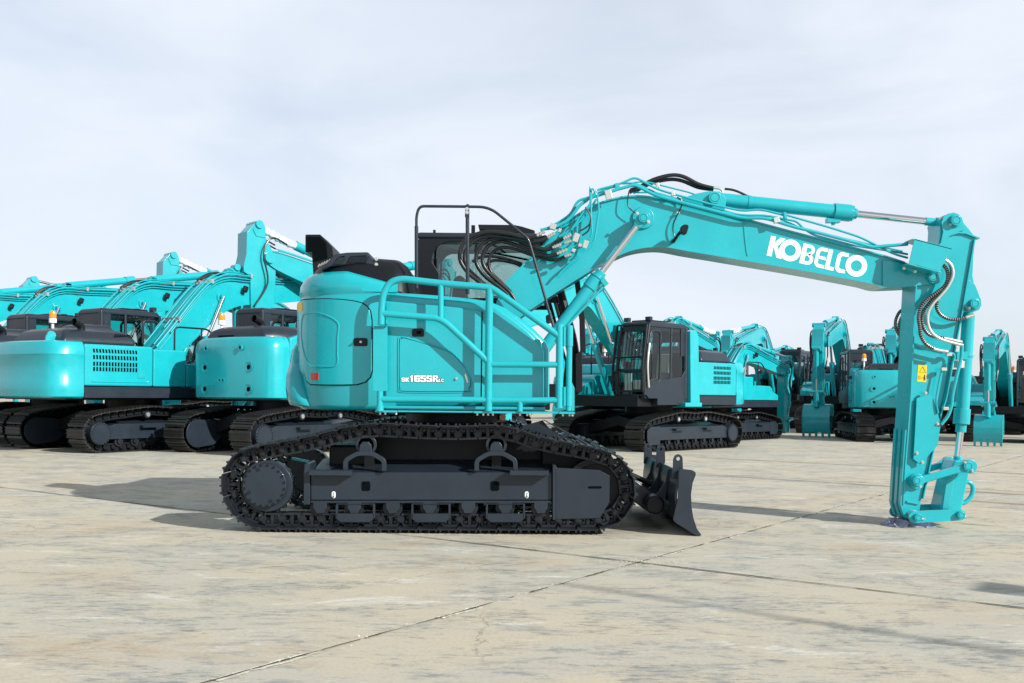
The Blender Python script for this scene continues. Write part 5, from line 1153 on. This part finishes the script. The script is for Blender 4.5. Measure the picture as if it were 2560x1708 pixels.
def upper_a(dx):
    k = Kit(); hw = 1.5
    pl = [(-2.28, -1.5), (-2.5, -1.5), (-2.75, -1.45), (-3.0, -1.25), (-3.12, -.7), (-3.17, 0), (-3.12, .7), (-3.0, 1.25), (-2.75, 1.45), (-2.5, 1.5), (-2.28, 1.5)]
    pc_ = [(v.x, v.y) for v in cat([(a, b, 0) for a, b in pl], 4)]
    def ring(l):
        z, i = l; out = []
        for x, y in pc_: out.append((x + (i if x < -2.5 else i * max(0, (-2.28 - x) / .25)), y * (1 - i / 1.6), z))
        return out
    cw = k.p('counterweight', loft([(1.24, .07), (1.28, .01), (1.4, 0), (1.62, 0), (1.64, .01), (2.20, .01), (2.22, 0), (2.42, .03), (2.50, .08), (2.53, .18)], ring), TEAL, None, .01, angle=50)
    k.p('lifting_eye', MB().prism([(-2.75, 2.5), (-2.45, 2.5), (-2.48, 2.66)] + circ(-2.6, 2.66, .10, 10, 0, 180) + [(-2.72, 2.66)], -.72, -.68), TEAL, cw)
    bd = MB().bb((-2.275, -1.5, 1.52), (-.50, -.55, 2.47)); bdi = k.p('engine_side_door', bd, TEAL, None, .045)
    k.p('pump_door', MB().bb((-.485, -1.49, 1.52), (.45, -.55, 2.42)), TEAL, None, .04)
    k.p('fuel_tank', MB().prism([(.465, 1.52), (1.85, 1.52), (1.85, 1.98), (1.68, 2.08), (.465, 2.10)], -1.48, -.55), TEAL, None, .03)
    k.p('step_box', MB().prism([(1.86, 1.52), (2.3, 1.52), (2.3, 1.72), (1.86, 1.9)], -1.46, -.6), TEAL, None, .02)
    k.p('side_sill', MB().bb((-2.27, -1.505, 1.25), (2.28, -1.3, 1.505)).bb((-2.27, 1.3, 1.25), (1.6, 1.505, 1.505)), GREY, None, .01)
    rows = [(2.22, .10, .015), (2.07, .11, .008), (1.92, .11, 0), (1.80, .11, 0)]
    k.p('vent_grille', vents(-2.08, -.92, [(z + .06, h * .85, s_) for z, h, s_ in rows], -1.5005, 15, -1), GAP_DARK, bdi, smooth=False)
    k.p('door_latch', MB().bb((-.92, -1.512, 1.72), (-.72, -1.499, 1.86)).bb((-.86, -1.514, 1.75), (-.76, -1.510, 1.83)), TEALW, bdi, .006)
    k.p('door_rib', MB().tube(rnd([(-2.1, -1.503, 1.62), (-.64, -1.503, 1.62), (-.64, -1.503, 1.74)], .06), .014, 8), TEAL, bdi)
    lf = MB().bb((-2.275, .55, 1.52), (-.62 + dx, 1.5, 2.47)); lfi = k.p('radiator_door', lf, TEAL, None, .045)
    k.p('vent_grille', vents(-1.95, -1.05, [(z + .06, h * .85, s_) for z, h, s_ in rows], 1.5005, 12, 1), GAP_DARK, lfi, smooth=False)
    k.p('revolving_frame', MB().bb((-2.6, -1.3, 1.2), (2.2, 1.3, 1.5)).bb((.2, -.42, 1.5), (1.1, -.25, 2.2)).bb((.2, .25, 1.5), (1.1, .42, 2.2)).bb((-2.2, -.54, 1.5), (.2, .54, 2.2)), BLACK, None, .02)
    hd = loft([(2.471, 0), (2.62, .03), (2.78, .14), (2.86, .32)], lambda l: [(-2.55 + l[1], -1.05 + l[1] * 1.2, l[0]), (-.75 - l[1], -1.25 + l[1] * 1.6, l[0]), (-.62 - l[1], -.4, l[0]), (-.62 - l[1], .45, l[0]), (-.75 - l[1], 1.3 - l[1] * 1.2, l[0]), (-2.5 + l[1], 1.2 - l[1], l[0])])
    h = k.p('engine_hood', hd, GREY, None, .09)
    k.p('hood_vents', vents(-1.25, -.75, [(2.58, .12, .05), (2.70, .05, .05)], -1.10, 8, -1), GAP_DARK, h, smooth=False)
    k.p('hood_cover', loft([(2.80, 0), (2.95, .05), (2.99, .15)], lambda l: [(-1.75 + l[1], -.5 + l[1], l[0]), (-.9 - l[1], -.55 + l[1], l[0]), (-.9 - l[1], .45 - l[1], l[0]), (-1.75 + l[1], .45 - l[1], l[0])]), GREY, h, .05)
    ex = MB().tube(rnd([(-1.9, -.75, 2.7), (-1.9, -.75, 2.92), (-2.12, -.80, 3.0)], .08), .085, 16, cap=False); k.p('exhaust_pipe', ex, BLACK, h)
    b = k.p('beacon_base', MB().cyl((-2.1, .1, 2.6), (-2.1, .1, 3.02), .03, seg=10).cyl((-2.1, .1, 3.0), (-2.1, .1, 3.1), .085, seg=20), WHITE)
    k.p('amber_beacon', loft([(3.10, .08), (3.2, .08), (3.26, .065), (3.285, .03)], lambda l: [(-2.1 + l[1] * math.cos(t * math.pi / 8), .1 + l[1] * math.sin(t * math.pi / 8), l[0]) for t in range(16)]), ORANGE, b)
    k.p('handrail', MB().tube(rnd([(.2, -1.35, 2.4), (.2, -1.35, 3.0), (1.2, -1.35, 3.0), (1.75, -1.35, 2.5), (1.8, -1.35, 1.95)], .15), .022, 8).tube([(1.0, -1.35, 3.0), (1.0, -1.35, 2.1)], .02, 8), BLACK)
    return k
def upper_b():
    k = Kit(); pl = [(-1.15, -1.36), (-1.42, -1.345), (-1.62, -1.24), (-1.73, -1.0), (-1.80, -.6), (-1.85, 0), (-1.80, .6), (-1.73, 1.0), (-1.62, 1.24), (-1.42, 1.345), (-1.15, 1.36)]
    pc_ = [(v.x, v.y) for v in cat([(a, b, 0) for a, b in pl], 5)]
    def ring(l): return [(x * (1 - l[1] / 1.9) if x < -1.3 else x, y * (1 - l[1] / 1.6), l[0]) for x, y in pc_]
    cw = k.p('counterweight', loft([(1.25, .07), (1.29, .01), (1.5, 0), (2.42, 0), (2.52, .02), (2.62, .07), (2.68, .16)], ring), TEAL, None, .01, angle=50)
    for y, z, r in ((-.72, 1.48, .10), (.72, 1.48, .10), (-.72, 1.98, .10), (.72, 1.98, .10), (-.5, 2.42, .05), (.7, 2.42, .05), (.05, 1.68, .035), (.16, 1.68, .035)):
        x = -1.785 if abs(y) > .5 else -1.845
        k.p('bolt_recess', MB().cyl((x + .05, y, z), (x - .006, y, z), r, seg=20).ring((x - .0, y, z), (-1, 0, 0), r + .02, r, .012, 20), TEALW, cw)
        k.p('recess_shadow_disc', MB().cyl((x - .004, y, z), (x - .009, y, z), r * .55, seg=18), GAP_DARK, cw)
    for sg in (-1, 1):
        xe = 1.0 if sg < 0 else -.25
        pr = [(-1.14, 1.25), (1.0, 1.25), (1.0, 2.2), (.75, 2.45), (.1, 2.72), (-.6, 2.80), (-1.14, 2.66)] if sg < 0 else [(-1.14, 1.25), (-.25, 1.25), (-.25, 2.6), (-.6, 2.78), (-1.14, 2.66)]
        s = k.p('side_housing', MB().prism(pr, sg * 1.36, sg * .5), TEAL, None, .05)
        x0, x1 = (-.98, .22) if sg < 0 else (-1.0, -.33)
        k.p('door_gap_shade', MB().prism(rrect(x0, 1.50, x1, 2.24, .1), sg * 1.361, sg * 1.364), GAP_DARK, s); k.p('service_door', MB().prism(rrect(x0 + .015, 1.515, x1 - .015, 2.225, .09), sg * 1.362, sg * 1.375), TEAL, s, .006)  # dark rim plate standing in for the shaded gap round the service door
        w_ = (x1 - x0) / 3
        for i in range(3):
            a = x0 + .04 + w_ * i; b_ = a + w_ - .06; zt = 2.50 + .06 * i if sg < 0 else 2.50
            k.p('air_slot', MB().prism([(a, 2.36), (b_, 2.36), (b_ - .04, zt), (a + .02, zt - .04)], sg * 1.361, sg * 1.366), GAP_DARK if i == 2 or sg > 0 else TEALW, s)
    k.p('revolving_frame', MB().bb((-1.2, -1.2, 1.2), (1.9, 1.2, 1.45)).bb((.1, -.42, 1.45), (.9, -.25, 2.2)).bb((.1, .25, 1.45), (.9, .42, 2.2)), BLACK, None, .02)
    h = k.p('engine_hood', loft([(2.60, 0), (2.72, .02), (2.85, .1), (2.94, .26)], lambda l: [(-1.6 + l[1], -.95 + l[1], l[0]), (-1.1 + l[1] * .2, -1.25 + l[1], l[0]), (-.1 - l[1], -1.2 + l[1], l[0]), (.1 - l[1], -.4, l[0]), (.05 - l[1], .5, l[0]), (-.6, .95 - l[1] * .5, l[0]), (-1.6 + l[1], .95 - l[1], l[0])]), GREY, None, .08)
    k.p('hood_vents', MB().bb((-1.45, .1, 2.86), (-1.42, .5, 2.88)).bb((-1.52, .1, 2.80), (-1.49, .5, 2.82)).bb((-1.60, .0, 2.70), (-1.57, .5, 2.73)), GAP_DARK, h)
    k.p('exhaust_pipe', MB().tube(rnd([(-.95, -.25, 2.85), (-.95, -.25, 3.06), (-1.2, -.25, 3.14)], .08), .085, 16, cap=False), BLACK, h)
    b = k.p('beacon_base', MB().cyl((-1.1, .95, 2.65), (-1.1, .95, 3.05), .03, seg=10).cyl((-1.1, .95, 3.03), (-1.1, .95, 3.13), .085, seg=20), WHITE)
    k.p('amber_beacon', loft([(3.13, .08), (3.23, .08), (3.29, .065), (3.315, .03)], lambda l: [(-1.1 + l[1] * math.cos(t * math.pi / 8), .95 + l[1] * math.sin(t * math.pi / 8), l[0]) for t in range(16)]), ORANGE, b)
    return k
def rrect(x0, z0, x1, z1, r):
    out = []
    for cx_, cz_, a0 in ((x1 - r, z1 - r, 0), (x0 + r, z1 - r, 90), (x0 + r, z0 + r, 180), (x1 - r, z0 + r, 270)):
        for k in range(5): out.append((cx_ + r * math.cos(R(a0 + 22.5 * k)), cz_ + r * math.sin(R(a0 + 22.5 * k))))
    return out
POSE = {  # foot, elbow, tip, arm scale, arm tilt (deg), bucket, wrapped rod, half width of boom
    'R': ((.2, 2.0), (2.62, 4.12), (6.3, 4.5), 1.35, 4, True),
    'H': ((.2, 2.0), (2.9, 4.25), (6.5, 5.2), 1.42, 4, True),
    'P': ((.1, 1.9), (2.0, 3.4), (5.1, 2.75), 1.0, 0, False),
    'Q': ((.2, 2.0), (2.5, 4.1), (5.6, 3.45), 1.0, 4, True),
    'G': ((.3, 1.9), (2.9, 4.25), (5.9, 3.2), 1.05, 2, False),
}
def front_kit(pose, wrap):
    k = Kit(); f, e, t, s, tilt, bucket = POSE[pose]; big = 1.25 if s > 1.2 else 1.0
    mid = lambda a, b, u, up_=0: (a[0] + (b[0] - a[0]) * u, a[1] + (b[1] - a[1]) * u + up_)
    c = [f, mid(f, e, .35, .0), mid(f, e, .75, .10), (e[0], e[1] - .02), mid(e, t, .22, .02), mid(e, t, .6), mid(e, t, .9), t]
    wd = [.15, .27, .36, .38, .31, .27, .21, .13]
    cc = cat([(a, 0, b) for a, b in c], 4); ww = cat([(w_, 0, 0) for w_ in wd], 4); up, lo = [], []
    for i, p in enumerate(cc):
        tt = (cc[min(i + 1, len(cc) - 1)] - cc[max(i - 1, 0)]).normalized(); nn = Vector((-tt.z, 0, tt.x)); w_ = ww[i].x * big * .92
        up.append(p + nn * w_); lo.append(p - nn * w_)
    hwid = .22 * big
    bi = k.p('boom', MB().prism(up + lo[::-1], -hwid, hwid), TEAL, None, .006)
    k.p('flange_plate', MB().ribbon(up[2:-1], -hwid - .02, hwid + .02, .015).ribbon(lo[2:-1], -hwid - .02, hwid + .02, -.015), TEAL, bi)
    n = len(up)
    for j, (y, dz, r) in enumerate(((-hwid - .06, .05, .028), (-hwid - .05, -.04, .020), (-hwid + .05, .12, .018), (-.05, .09, .018), (hwid - .08, .12, .018), (hwid + .05, .06, .026), (-hwid - .05, -.11, .016))):
        k.p('hydraulic_pipe', MB().tube([up[i] + Vector((0, y, dz)) for i in range(2 + j % 2 * 2, n - 3)], r, 8), TEAL, bi)
    [k.p('pipe_clamp', MB().box(up[q_] + Vector((0, -.06, .06)), (.07, hwid * 2 + .14, .11)), ZINC, bi) for q_ in (n // 5, n // 3 + 1, n // 2 + 2)]
    a0 = up[int(n * .36)]; hz = MB(); hh = 1.0 if big > 1 else .45
    for y in (-.1, .05): hz.tube(cat([a0 + Vector((-.15, y, .10)), a0 + Vector((.15, y, .10 + .18 * hh)), a0 + Vector((.45, y, .14 + .2 * hh)), a0 + Vector((.8, y, .14 + .12 * hh)), a0 + Vector((1.0, y, .16))], 6), .03 if big > 1 else .02, 8)
    k.p('hydraulic_hose', hz, RUBBER, bi)
    # boom cylinders
    ep = Vector(cc[int(n * .40)]) + Vector((0, 0, -.05))
    k.p('pin_boss', MB().cyl((ep.x, -hwid - .12, ep.z), (ep.x, hwid + .12, ep.z), .09, seg=20).cyl((ep.x, -hwid - .03, ep.z), (ep.x, hwid + .03, ep.z), .16, seg=24), TEAL, bi)
    base = Vector((1.25, 0, 1.35))
    for y in (-hwid - .10, hwid + .10):
        b0 = base + Vector((0, y, 0)); e0 = ep + Vector((0, y, 0)); d = e0 - b0
        ci = k.p('boom_cylinder', MB().cyl(b0, b0 + d * .55, .085, seg=18).cyl(b0 + d * .50, b0 + d * .57, .105, seg=18), TEAL)
        k.p('cylinder_rod', MB().cyl(b0 + d * .56, e0, .045, seg=14), CHROME, ci)
    # arm
    ca, sa = math.cos(R(tilt)), math.sin(R(tilt)); L_ = {'R': 3.0, 'H': 3.0, 'P': 2.6, 'Q': 2.35, 'G': 2.5}[pose]
    A = lambda x, z: (t[0] + (x * ca - z * sa) * s, t[1] + (x * sa + z * ca) * s)
    Lz = -L_
    ap = [A(.12, .60), A(.24, .68), A(.35, .62), A(.50, .42), A(.47, .0), A(.52, -.25), A(.50, -.36), A(.36, -.42), A(.16, Lz * .8), A(.08, Lz), A(-.02, Lz - .05), A(-.12, Lz), A(-.17, Lz * .9), A(-.20, -.6), A(-.17, -.1), A(-.05, .2), A(.08, .35)]
    aw = .17 * s
    ai = k.p('arm', MB().prism(ap, -aw, aw), TEAL, None, .01)
    lg = MB(); box_ = [A(.20, .70), A(.32, .68), A(.38, .5), A(.30, .38), A(.1, .38), A(.12, .58)]
    for y in (-aw - .02, aw): lg.prism(box_, y, y + .02)
    k.p('pin_lug', lg, TEAL, ai)
    k.p('face_plate', MB().ribbon([A(.50, .43), A(.475, .0), A(.515, -.25)], -aw - .03, aw + .03, .015), TEAL, ai)
    tp = Vector((A(.26, .62)[0], 0, A(.26, .62)[1])); pv = Vector((t[0], 0, t[1]))
    k.p('pivot_pin', MB().cyl((tp.x, -aw - .07, tp.z), (tp.x, aw + .07, tp.z), .08 * s, seg=18).cyl((pv.x, -aw - .12, pv.z), (pv.x, aw + .12, pv.z), .11 * s, seg=20), TEAL, ai)
    # arm cylinder on the boom
    ab = up[int(n * .50)] + Vector((0, 0, .14)); lgk = MB()
    for y in (-.12, .10): lgk.prism([(ab.x - .35, ab.z - .16), (ab.x + .3, ab.z - .24), (ab.x + .1, ab.z + .05), (ab.x - .05, ab.z + .08)], y, y + .02)
    k.p('cylinder_bracket', lgk, TEAL, bi)
    d = tp - ab; d = d * 1.0; ci = k.p('arm_cylinder', MB().cyl(ab, ab + d * .62, .08 + .035 * (big > 1), seg=22).cyl(ab + d * .56, ab + d * .65, .10 + .035 * (big > 1), seg=22).cyl(ab + Vector((0, -.12, 0)), ab + Vector((0, .12, 0)), .10, seg=18), TEAL)
    if wrap:
        rs = random.Random(5); pts = [ab + d * (.60 + .38 * i / 22) + Vector((0, rs.uniform(-.012, .012), -.03 * math.sin(math.pi * i / 22) + rs.uniform(-.014, .014))) for i in range(23)]
        rr = [.10 + rs.uniform(-.018, .03) for _ in pts]; k.p('wrapped_rod', MB().tube(pts, .1, 12, rfun=lambda i, p: rr[i]), WRAP, ci)
    else: k.p('cylinder_rod', MB().cyl(ab + d * .64, tp, .048, seg=14), CHROME, ci)
    # bucket cylinder and links
    q0 = Vector((A(.60, -.28)[0], 0, A(.60, -.28)[1])); q1 = Vector((A(.42, Lz * .78)[0], 0, A(.42, Lz * .78)[1])); d = q1 - q0
    bi2 = k.p('bucket_cylinder', MB().cyl(q0, q0 + d * .66, .08, seg=18).cyl(q0 + d * .6, q0 + d * .70, .10, seg=18).cyl(q0 + Vector((0, -.14, 0)), q0 + Vector((0, .14, 0)), .09, seg=16), TEAL)
    k.p('cylinder_rod', MB().cyl(q0 + d * .69, q1, .042, seg=12), CHROME, bi2)
    l0 = Vector((A(.06, Lz * .82)[0], 0, A(.06, Lz * .82)[1])); l1 = Vector((A(.40, Lz - .03)[0], 0, A(.40, Lz - .03)[1])); lm = MB()
    for y in (-aw - .06, aw + .06): lm.tube([l0 + Vector((0, y, 0)), q1 + Vector((0, y, 0))], .05, 8)
    lm.cyl(q1 + Vector((0, -aw - .1, 0)), q1 + Vector((0, aw + .1, 0)), .06, seg=14)
    k.p('link_bar', lm, TEAL); k.p('bucket_link', MB().cyl(q1, l1, .09, seg=12), TEAL)
    hs = MB()
    for y, w_ in ((-aw - .08, .0), (-aw - .13, .08), (aw + .08, .04)):
        p = [Vector((A(-.35, .28 + w_)[0], y, A(-.35, .28 + w_)[1])), Vector((A(.0, .35 + w_)[0], y * 1.1, A(0, .35 + w_)[1])), Vector((A(.2 - w_, .05)[0], y * 1.15, A(.2 - w_, .05)[1])), Vector((A(.02, -.5)[0], y * 1.1, A(.02, -.5)[1])), Vector((A(.25, -.95 - w_)[0], y, A(.25, -.95 - w_)[1]))]
        hs.tube(cat(p, 5), .024, 8)
    k.p('arm_hose', hs, RUBBER)
    ap_ = MB()
    for y in (-aw - .03, aw + .03): ap_.tube([Vector((A(.22, -.95)[0], y, A(.22, -.95)[1])), Vector((A(.10, Lz * .7)[0], y, A(.10, Lz * .7)[1]))], .02, 6)
    k.p('arm_pipe', ap_, TEAL, ai)
    if bucket:
        px, pz = A(-.02, Lz); bs = min(1.0, (pz - .04) / 1.28); bw = .52 * (big if big > 1 else .95)
        Bk = lambda x, z: (px + x * bs, pz + z * bs)
        prof = [Bk(-.12, .12), Bk(.30, .10), Bk(.52, -.12), Bk(.62, -.45), Bk(.60, -.80), Bk(.50, -1.12)]; pc_ = cat([(a, 0, b) for a, b in prof], 4)
        bk = MB().ribbon(pc_, -bw, bw, -.025); side = [(p.x, p.z) for p in pc_] + [Bk(.30, -1.02), Bk(-.20, -.55), Bk(-.30, -.2)]
        for y in (-bw - .001, bw - .024): bk.prism(side, y, y + .025)
        for y in (-.2, .2): bk.prism([Bk(-.15, .1), Bk(.35, .12), Bk(.2, .32), Bk(.0, .22)], y - .02, y + .02)
        b = k.p('bucket', bk, TEAL, None, .006)
        for i in range(5):
            y = -bw + .04 + (2 * bw - .08) * i / 4; k.p('bucket_tooth', MB().prism([Bk(.58, -1.02), Bk(.48, -1.30), Bk(.44, -1.30), Bk(.44, -1.02)], y - .04, y + .04), TEALW, b)
    lp = cc[int(n * .52)]
    k.p('work_lamp', MB().box(lp + Vector((0, -hwid - .12, .05)), (.14, .1, .17), Matrix.Rotation(R(20), 3, 'Y')).box(lp + Vector((-.03, -hwid - .05, -.06)), (.04, .12, .04)), BLACK, bi, .02)
    return k, tp
UK = {}
def machine(label, group, kind, pose, heading, loc=None, pin=None, s=1.0, dx=-.0, guard=False, wrap=False, cab=True, name='parked_excavator'):
    hw = 1.65 if kind == 'a' else 1.42
    fk, tp = K(('front', pose, wrap), lambda: front_kit(pose, wrap)); h = R(heading)
    if pin is not None:                        # put the arm-top pin of this machine on the measured sight line
        px, Y = pin; q = W(px, 900, Y); loc = (q.x - tp.x * s * math.cos(h), Y - tp.x * s * math.sin(h))
    root = thing(name, label, 'excavator', (loc[0], loc[1], 0), group); root.rotation_euler = (0, 0, h); root.scale = (s, s, s)
    kits = [K(('under', hw), lambda: under_kit(hw)), K(('up', kind, dx), lambda: upper_a(dx) if kind == 'a' else upper_b()), fk]
    if cab: kits.append(K(('cab', kind, dx, guard), lambda: cab_kit(dx + (.35 if kind == 'b' else 0), guard, .45 if kind == 'b' else .5, 1.38 if kind == 'b' else 1.5)))
    for kit in kits:
        obs = []
        for nm, me, par, bev, lb in kit:
            o = bpy.data.objects.new(nm, me); link(o, root if par is None else obs[par]); obs.append(o)
            if bev and loc[1] < 46: bevel(o, bev * s, 2 if bev > .03 else 1)
    return root
GL, GR_ = 'teal excavators parked in the row behind on the left', 'teal excavators parked in the rows behind on the right'
machine('large teal excavator at far left showing its rounded counterweight, louvred door and amber beacon', GL, 'a', 'R', 55, loc=(-9.52, 25.06))
machine('teal excavator second from the left edge, its black cab and beacon above the front counterweight', GL, 'a', 'R', 55, loc=(-12.4, 27.15))
machine('teal excavator whose boom and work lamp rise at upper left, third back in its row', GL, 'a', 'R', 55, loc=(-15.75, 29.0))
machine('hindmost excavator of the left row, only its boom cylinder reaching in at the left edge', GL, 'a', 'R', 55, loc=(-19.1, 31.3))
machine('short-tailed excavator with bolt recesses in its counterweight just behind the main machine', GL, 'b', 'R', 58, loc=(-5.62, 24.4))
G2 = 'excavators behind the left row with raised arms and white wrapped rods'
machine('excavator whose tall arm with white wrapped rod stands highest above the left row', G2, 'a', 'H', 222, pin=(634, 28.0), wrap=True)
machine('excavator whose smaller raised arm with white wrapped rod is second highest, over the middle boom', G2, 'a', 'H', 222, pin=(424, 34.4), wrap=True)
machine('excavator whose arm top peeks out lowest and furthest left, above the leftmost cab', G2, 'a', 'R', 222, pin=(78, 35.5), wrap=False, s=1.0)
m5 = machine('charcoal-cabbed excavator with barred front window guard, facing left behind the dozer blade', GR_, 'a', 'G', 225, loc=(3.74, 27.2), s=.94, dx=.85, guard=True)
pk_ = Kit(); pk_.p('support_post', MB().prism([(-.22, 1.3), (.22, 1.3), (.28, 3.3), (.0, 3.35), (-.12, 3.2)], 1.2, 1.62).bb((-.3, 1.1, 1.2), (.5, 1.64, 1.32)), TEAL, None, .02)
for nm, me, par, bev, lb in pk_: bevel(link(bpy.data.objects.new(nm, me), m5), bev)
machine('excavator with louvred side door whose slim arm reaches straight down, right of the barred cab', GR_, 'a', 'P', 44, pin=(1966, 36.5), s=.85)
machine('excavator behind the barred-cab machine, its arm top and white rod showing over the louvred body', GR_, 'a', 'Q', 50, pin=(1786, 41), wrap=True, s=.98)
machine('excavator with white wrapped rod whose tall arm rises behind the louvred side doors', GR_, 'a', 'Q', 235, pin=(1820, 42.5), wrap=True, s=1.02)
machine('excavator seen between the main guard hinge and barred cab, arm top with white rod', GR_, 'a', 'Q', 235, pin=(1472, 41), wrap=True, s=1.0)
machine('excavator showing its teal tail low between the guard hinge and the barred cab', GR_, 'a', 'R', 55, loc=(3.9, 38.5), s=.85)
machine('dark-cabbed excavator facing left behind the slim straight arm', GR_, 'a', 'Q', 235, loc=(15.4, 53), s=.88)
machine('excavator resting a five-toothed bucket on the ground midway between blade and main arm', GR_, 'a', 'Q', 241, pin=(2047, 35.2), s=.97)
machine('short-tailed excavator seen from behind, left of and partly hidden by the main arm', GR_, 'b', 'P', 82, loc=(12.45, 33.4), s=.86)
machine('excavator whose arm top shows just left of the corrugated hoses of the main arm', GR_, 'a', 'Q', 243, pin=(2228, 40), s=1.0)
machine('excavator resting its toothed bucket on the ground right of the main arm', GR_, 'a', 'Q', 238, pin=(2474, 29.5), s=.78)
machine('dark-cabbed excavator cut off by the right edge of the picture', GR_, 'a', 'Q', 240, loc=(21.5, 40), s=.85)
machine('excavator half hidden between the main arm and the toothed bucket at far right', GR_, 'b', 'P', 78, loc=(17.6, 41), s=.85)
far = [(9.9, 62, 235, 'a', 'Q', 'small far excavator seen under the slim straight arm'), (14.5, 70, 235, 'a', 'P', 'small far excavator behind the dark cab, left of the ground-resting bucket'),
       (19.8, 60, 60, 'a', 'Q', 'far excavator between the toothed bucket and the short-tailed machine'), (27.5, 66, 240, 'a', 'Q', 'far excavator in the gap right of the main arm cylinder'), (33.5, 70, 60, 'a', 'P', 'far excavator low behind the bucket at far right'), (35.5, 74, 240, 'a', 'Q', 'furthest excavator in the gap beside the right edge'),
       (5.2, 58, 240, 'a', 'Q', 'far excavator behind the barred cab'), (24.0, 56, 240, 'a', 'Q', 'far excavator directly behind the main arm')]
for x, y, h, kd, ps, lb in far: machine(lb, 'small excavators far back in the yard', kd, ps, h, loc=(x, y), s=.85)

for nm, px, py, hgt, r in (('slim steel mast', 1395, 1457, 9.5, .065), ('tall steel mast', 1735, 1143, 13, .13), ('thick steel mast', 1745, 1186, 13, .12), ('far steel mast', 2330, 1246, 12, .12)):
    tip = G(px, py); k_ = hgt / .68; q = tip + Vector((k_, -.8 * k_, 0))
    t = thing('steel_mast', nm + ' standing outside the right edge, its thin shadow lying across the concrete', 'mast', (q.x, q.y, 0), 'masts outside the right edge')
    part('mast_pole', MB().cyl((0, 0, .31), (0, 0, hgt), r, r * .5, seg=16), ZINC, t); part('mast_foot', MB().cyl((0, 0, 0), (0, 0, .3), .3, .26, seg=20), PAPER, t, .02)
machine('excavator standing outside the right edge whose arm shadow reaches into the lower right corner', 'excavators outside the picture', 'a', 'Q', 143, loc=(13.75, -.5), s=.95)

for i, (x, y) in enumerate(((-12.6, 6.8), (-15.6, 2.2), (-17.5, -3.5))):
    machine(('excavator outside the left edge beside the row, mirrored in the rear engine door', 'excavator outside the left edge standing second nearest the camera', 'excavator outside the left edge standing behind the camera')[i], 'excavators outside the picture', 'a', 'R', 55, loc=(x, y))
# ---- design units -> metres
scene.cycles.max_bounces = 8; scene.cycles.transparent_max_bounces = 16
S4 = Matrix.Scale(SC, 4)
for me in bpy.data.meshes: me.transform(S4)
for o in bpy.data.objects: o.location = o.location * SC
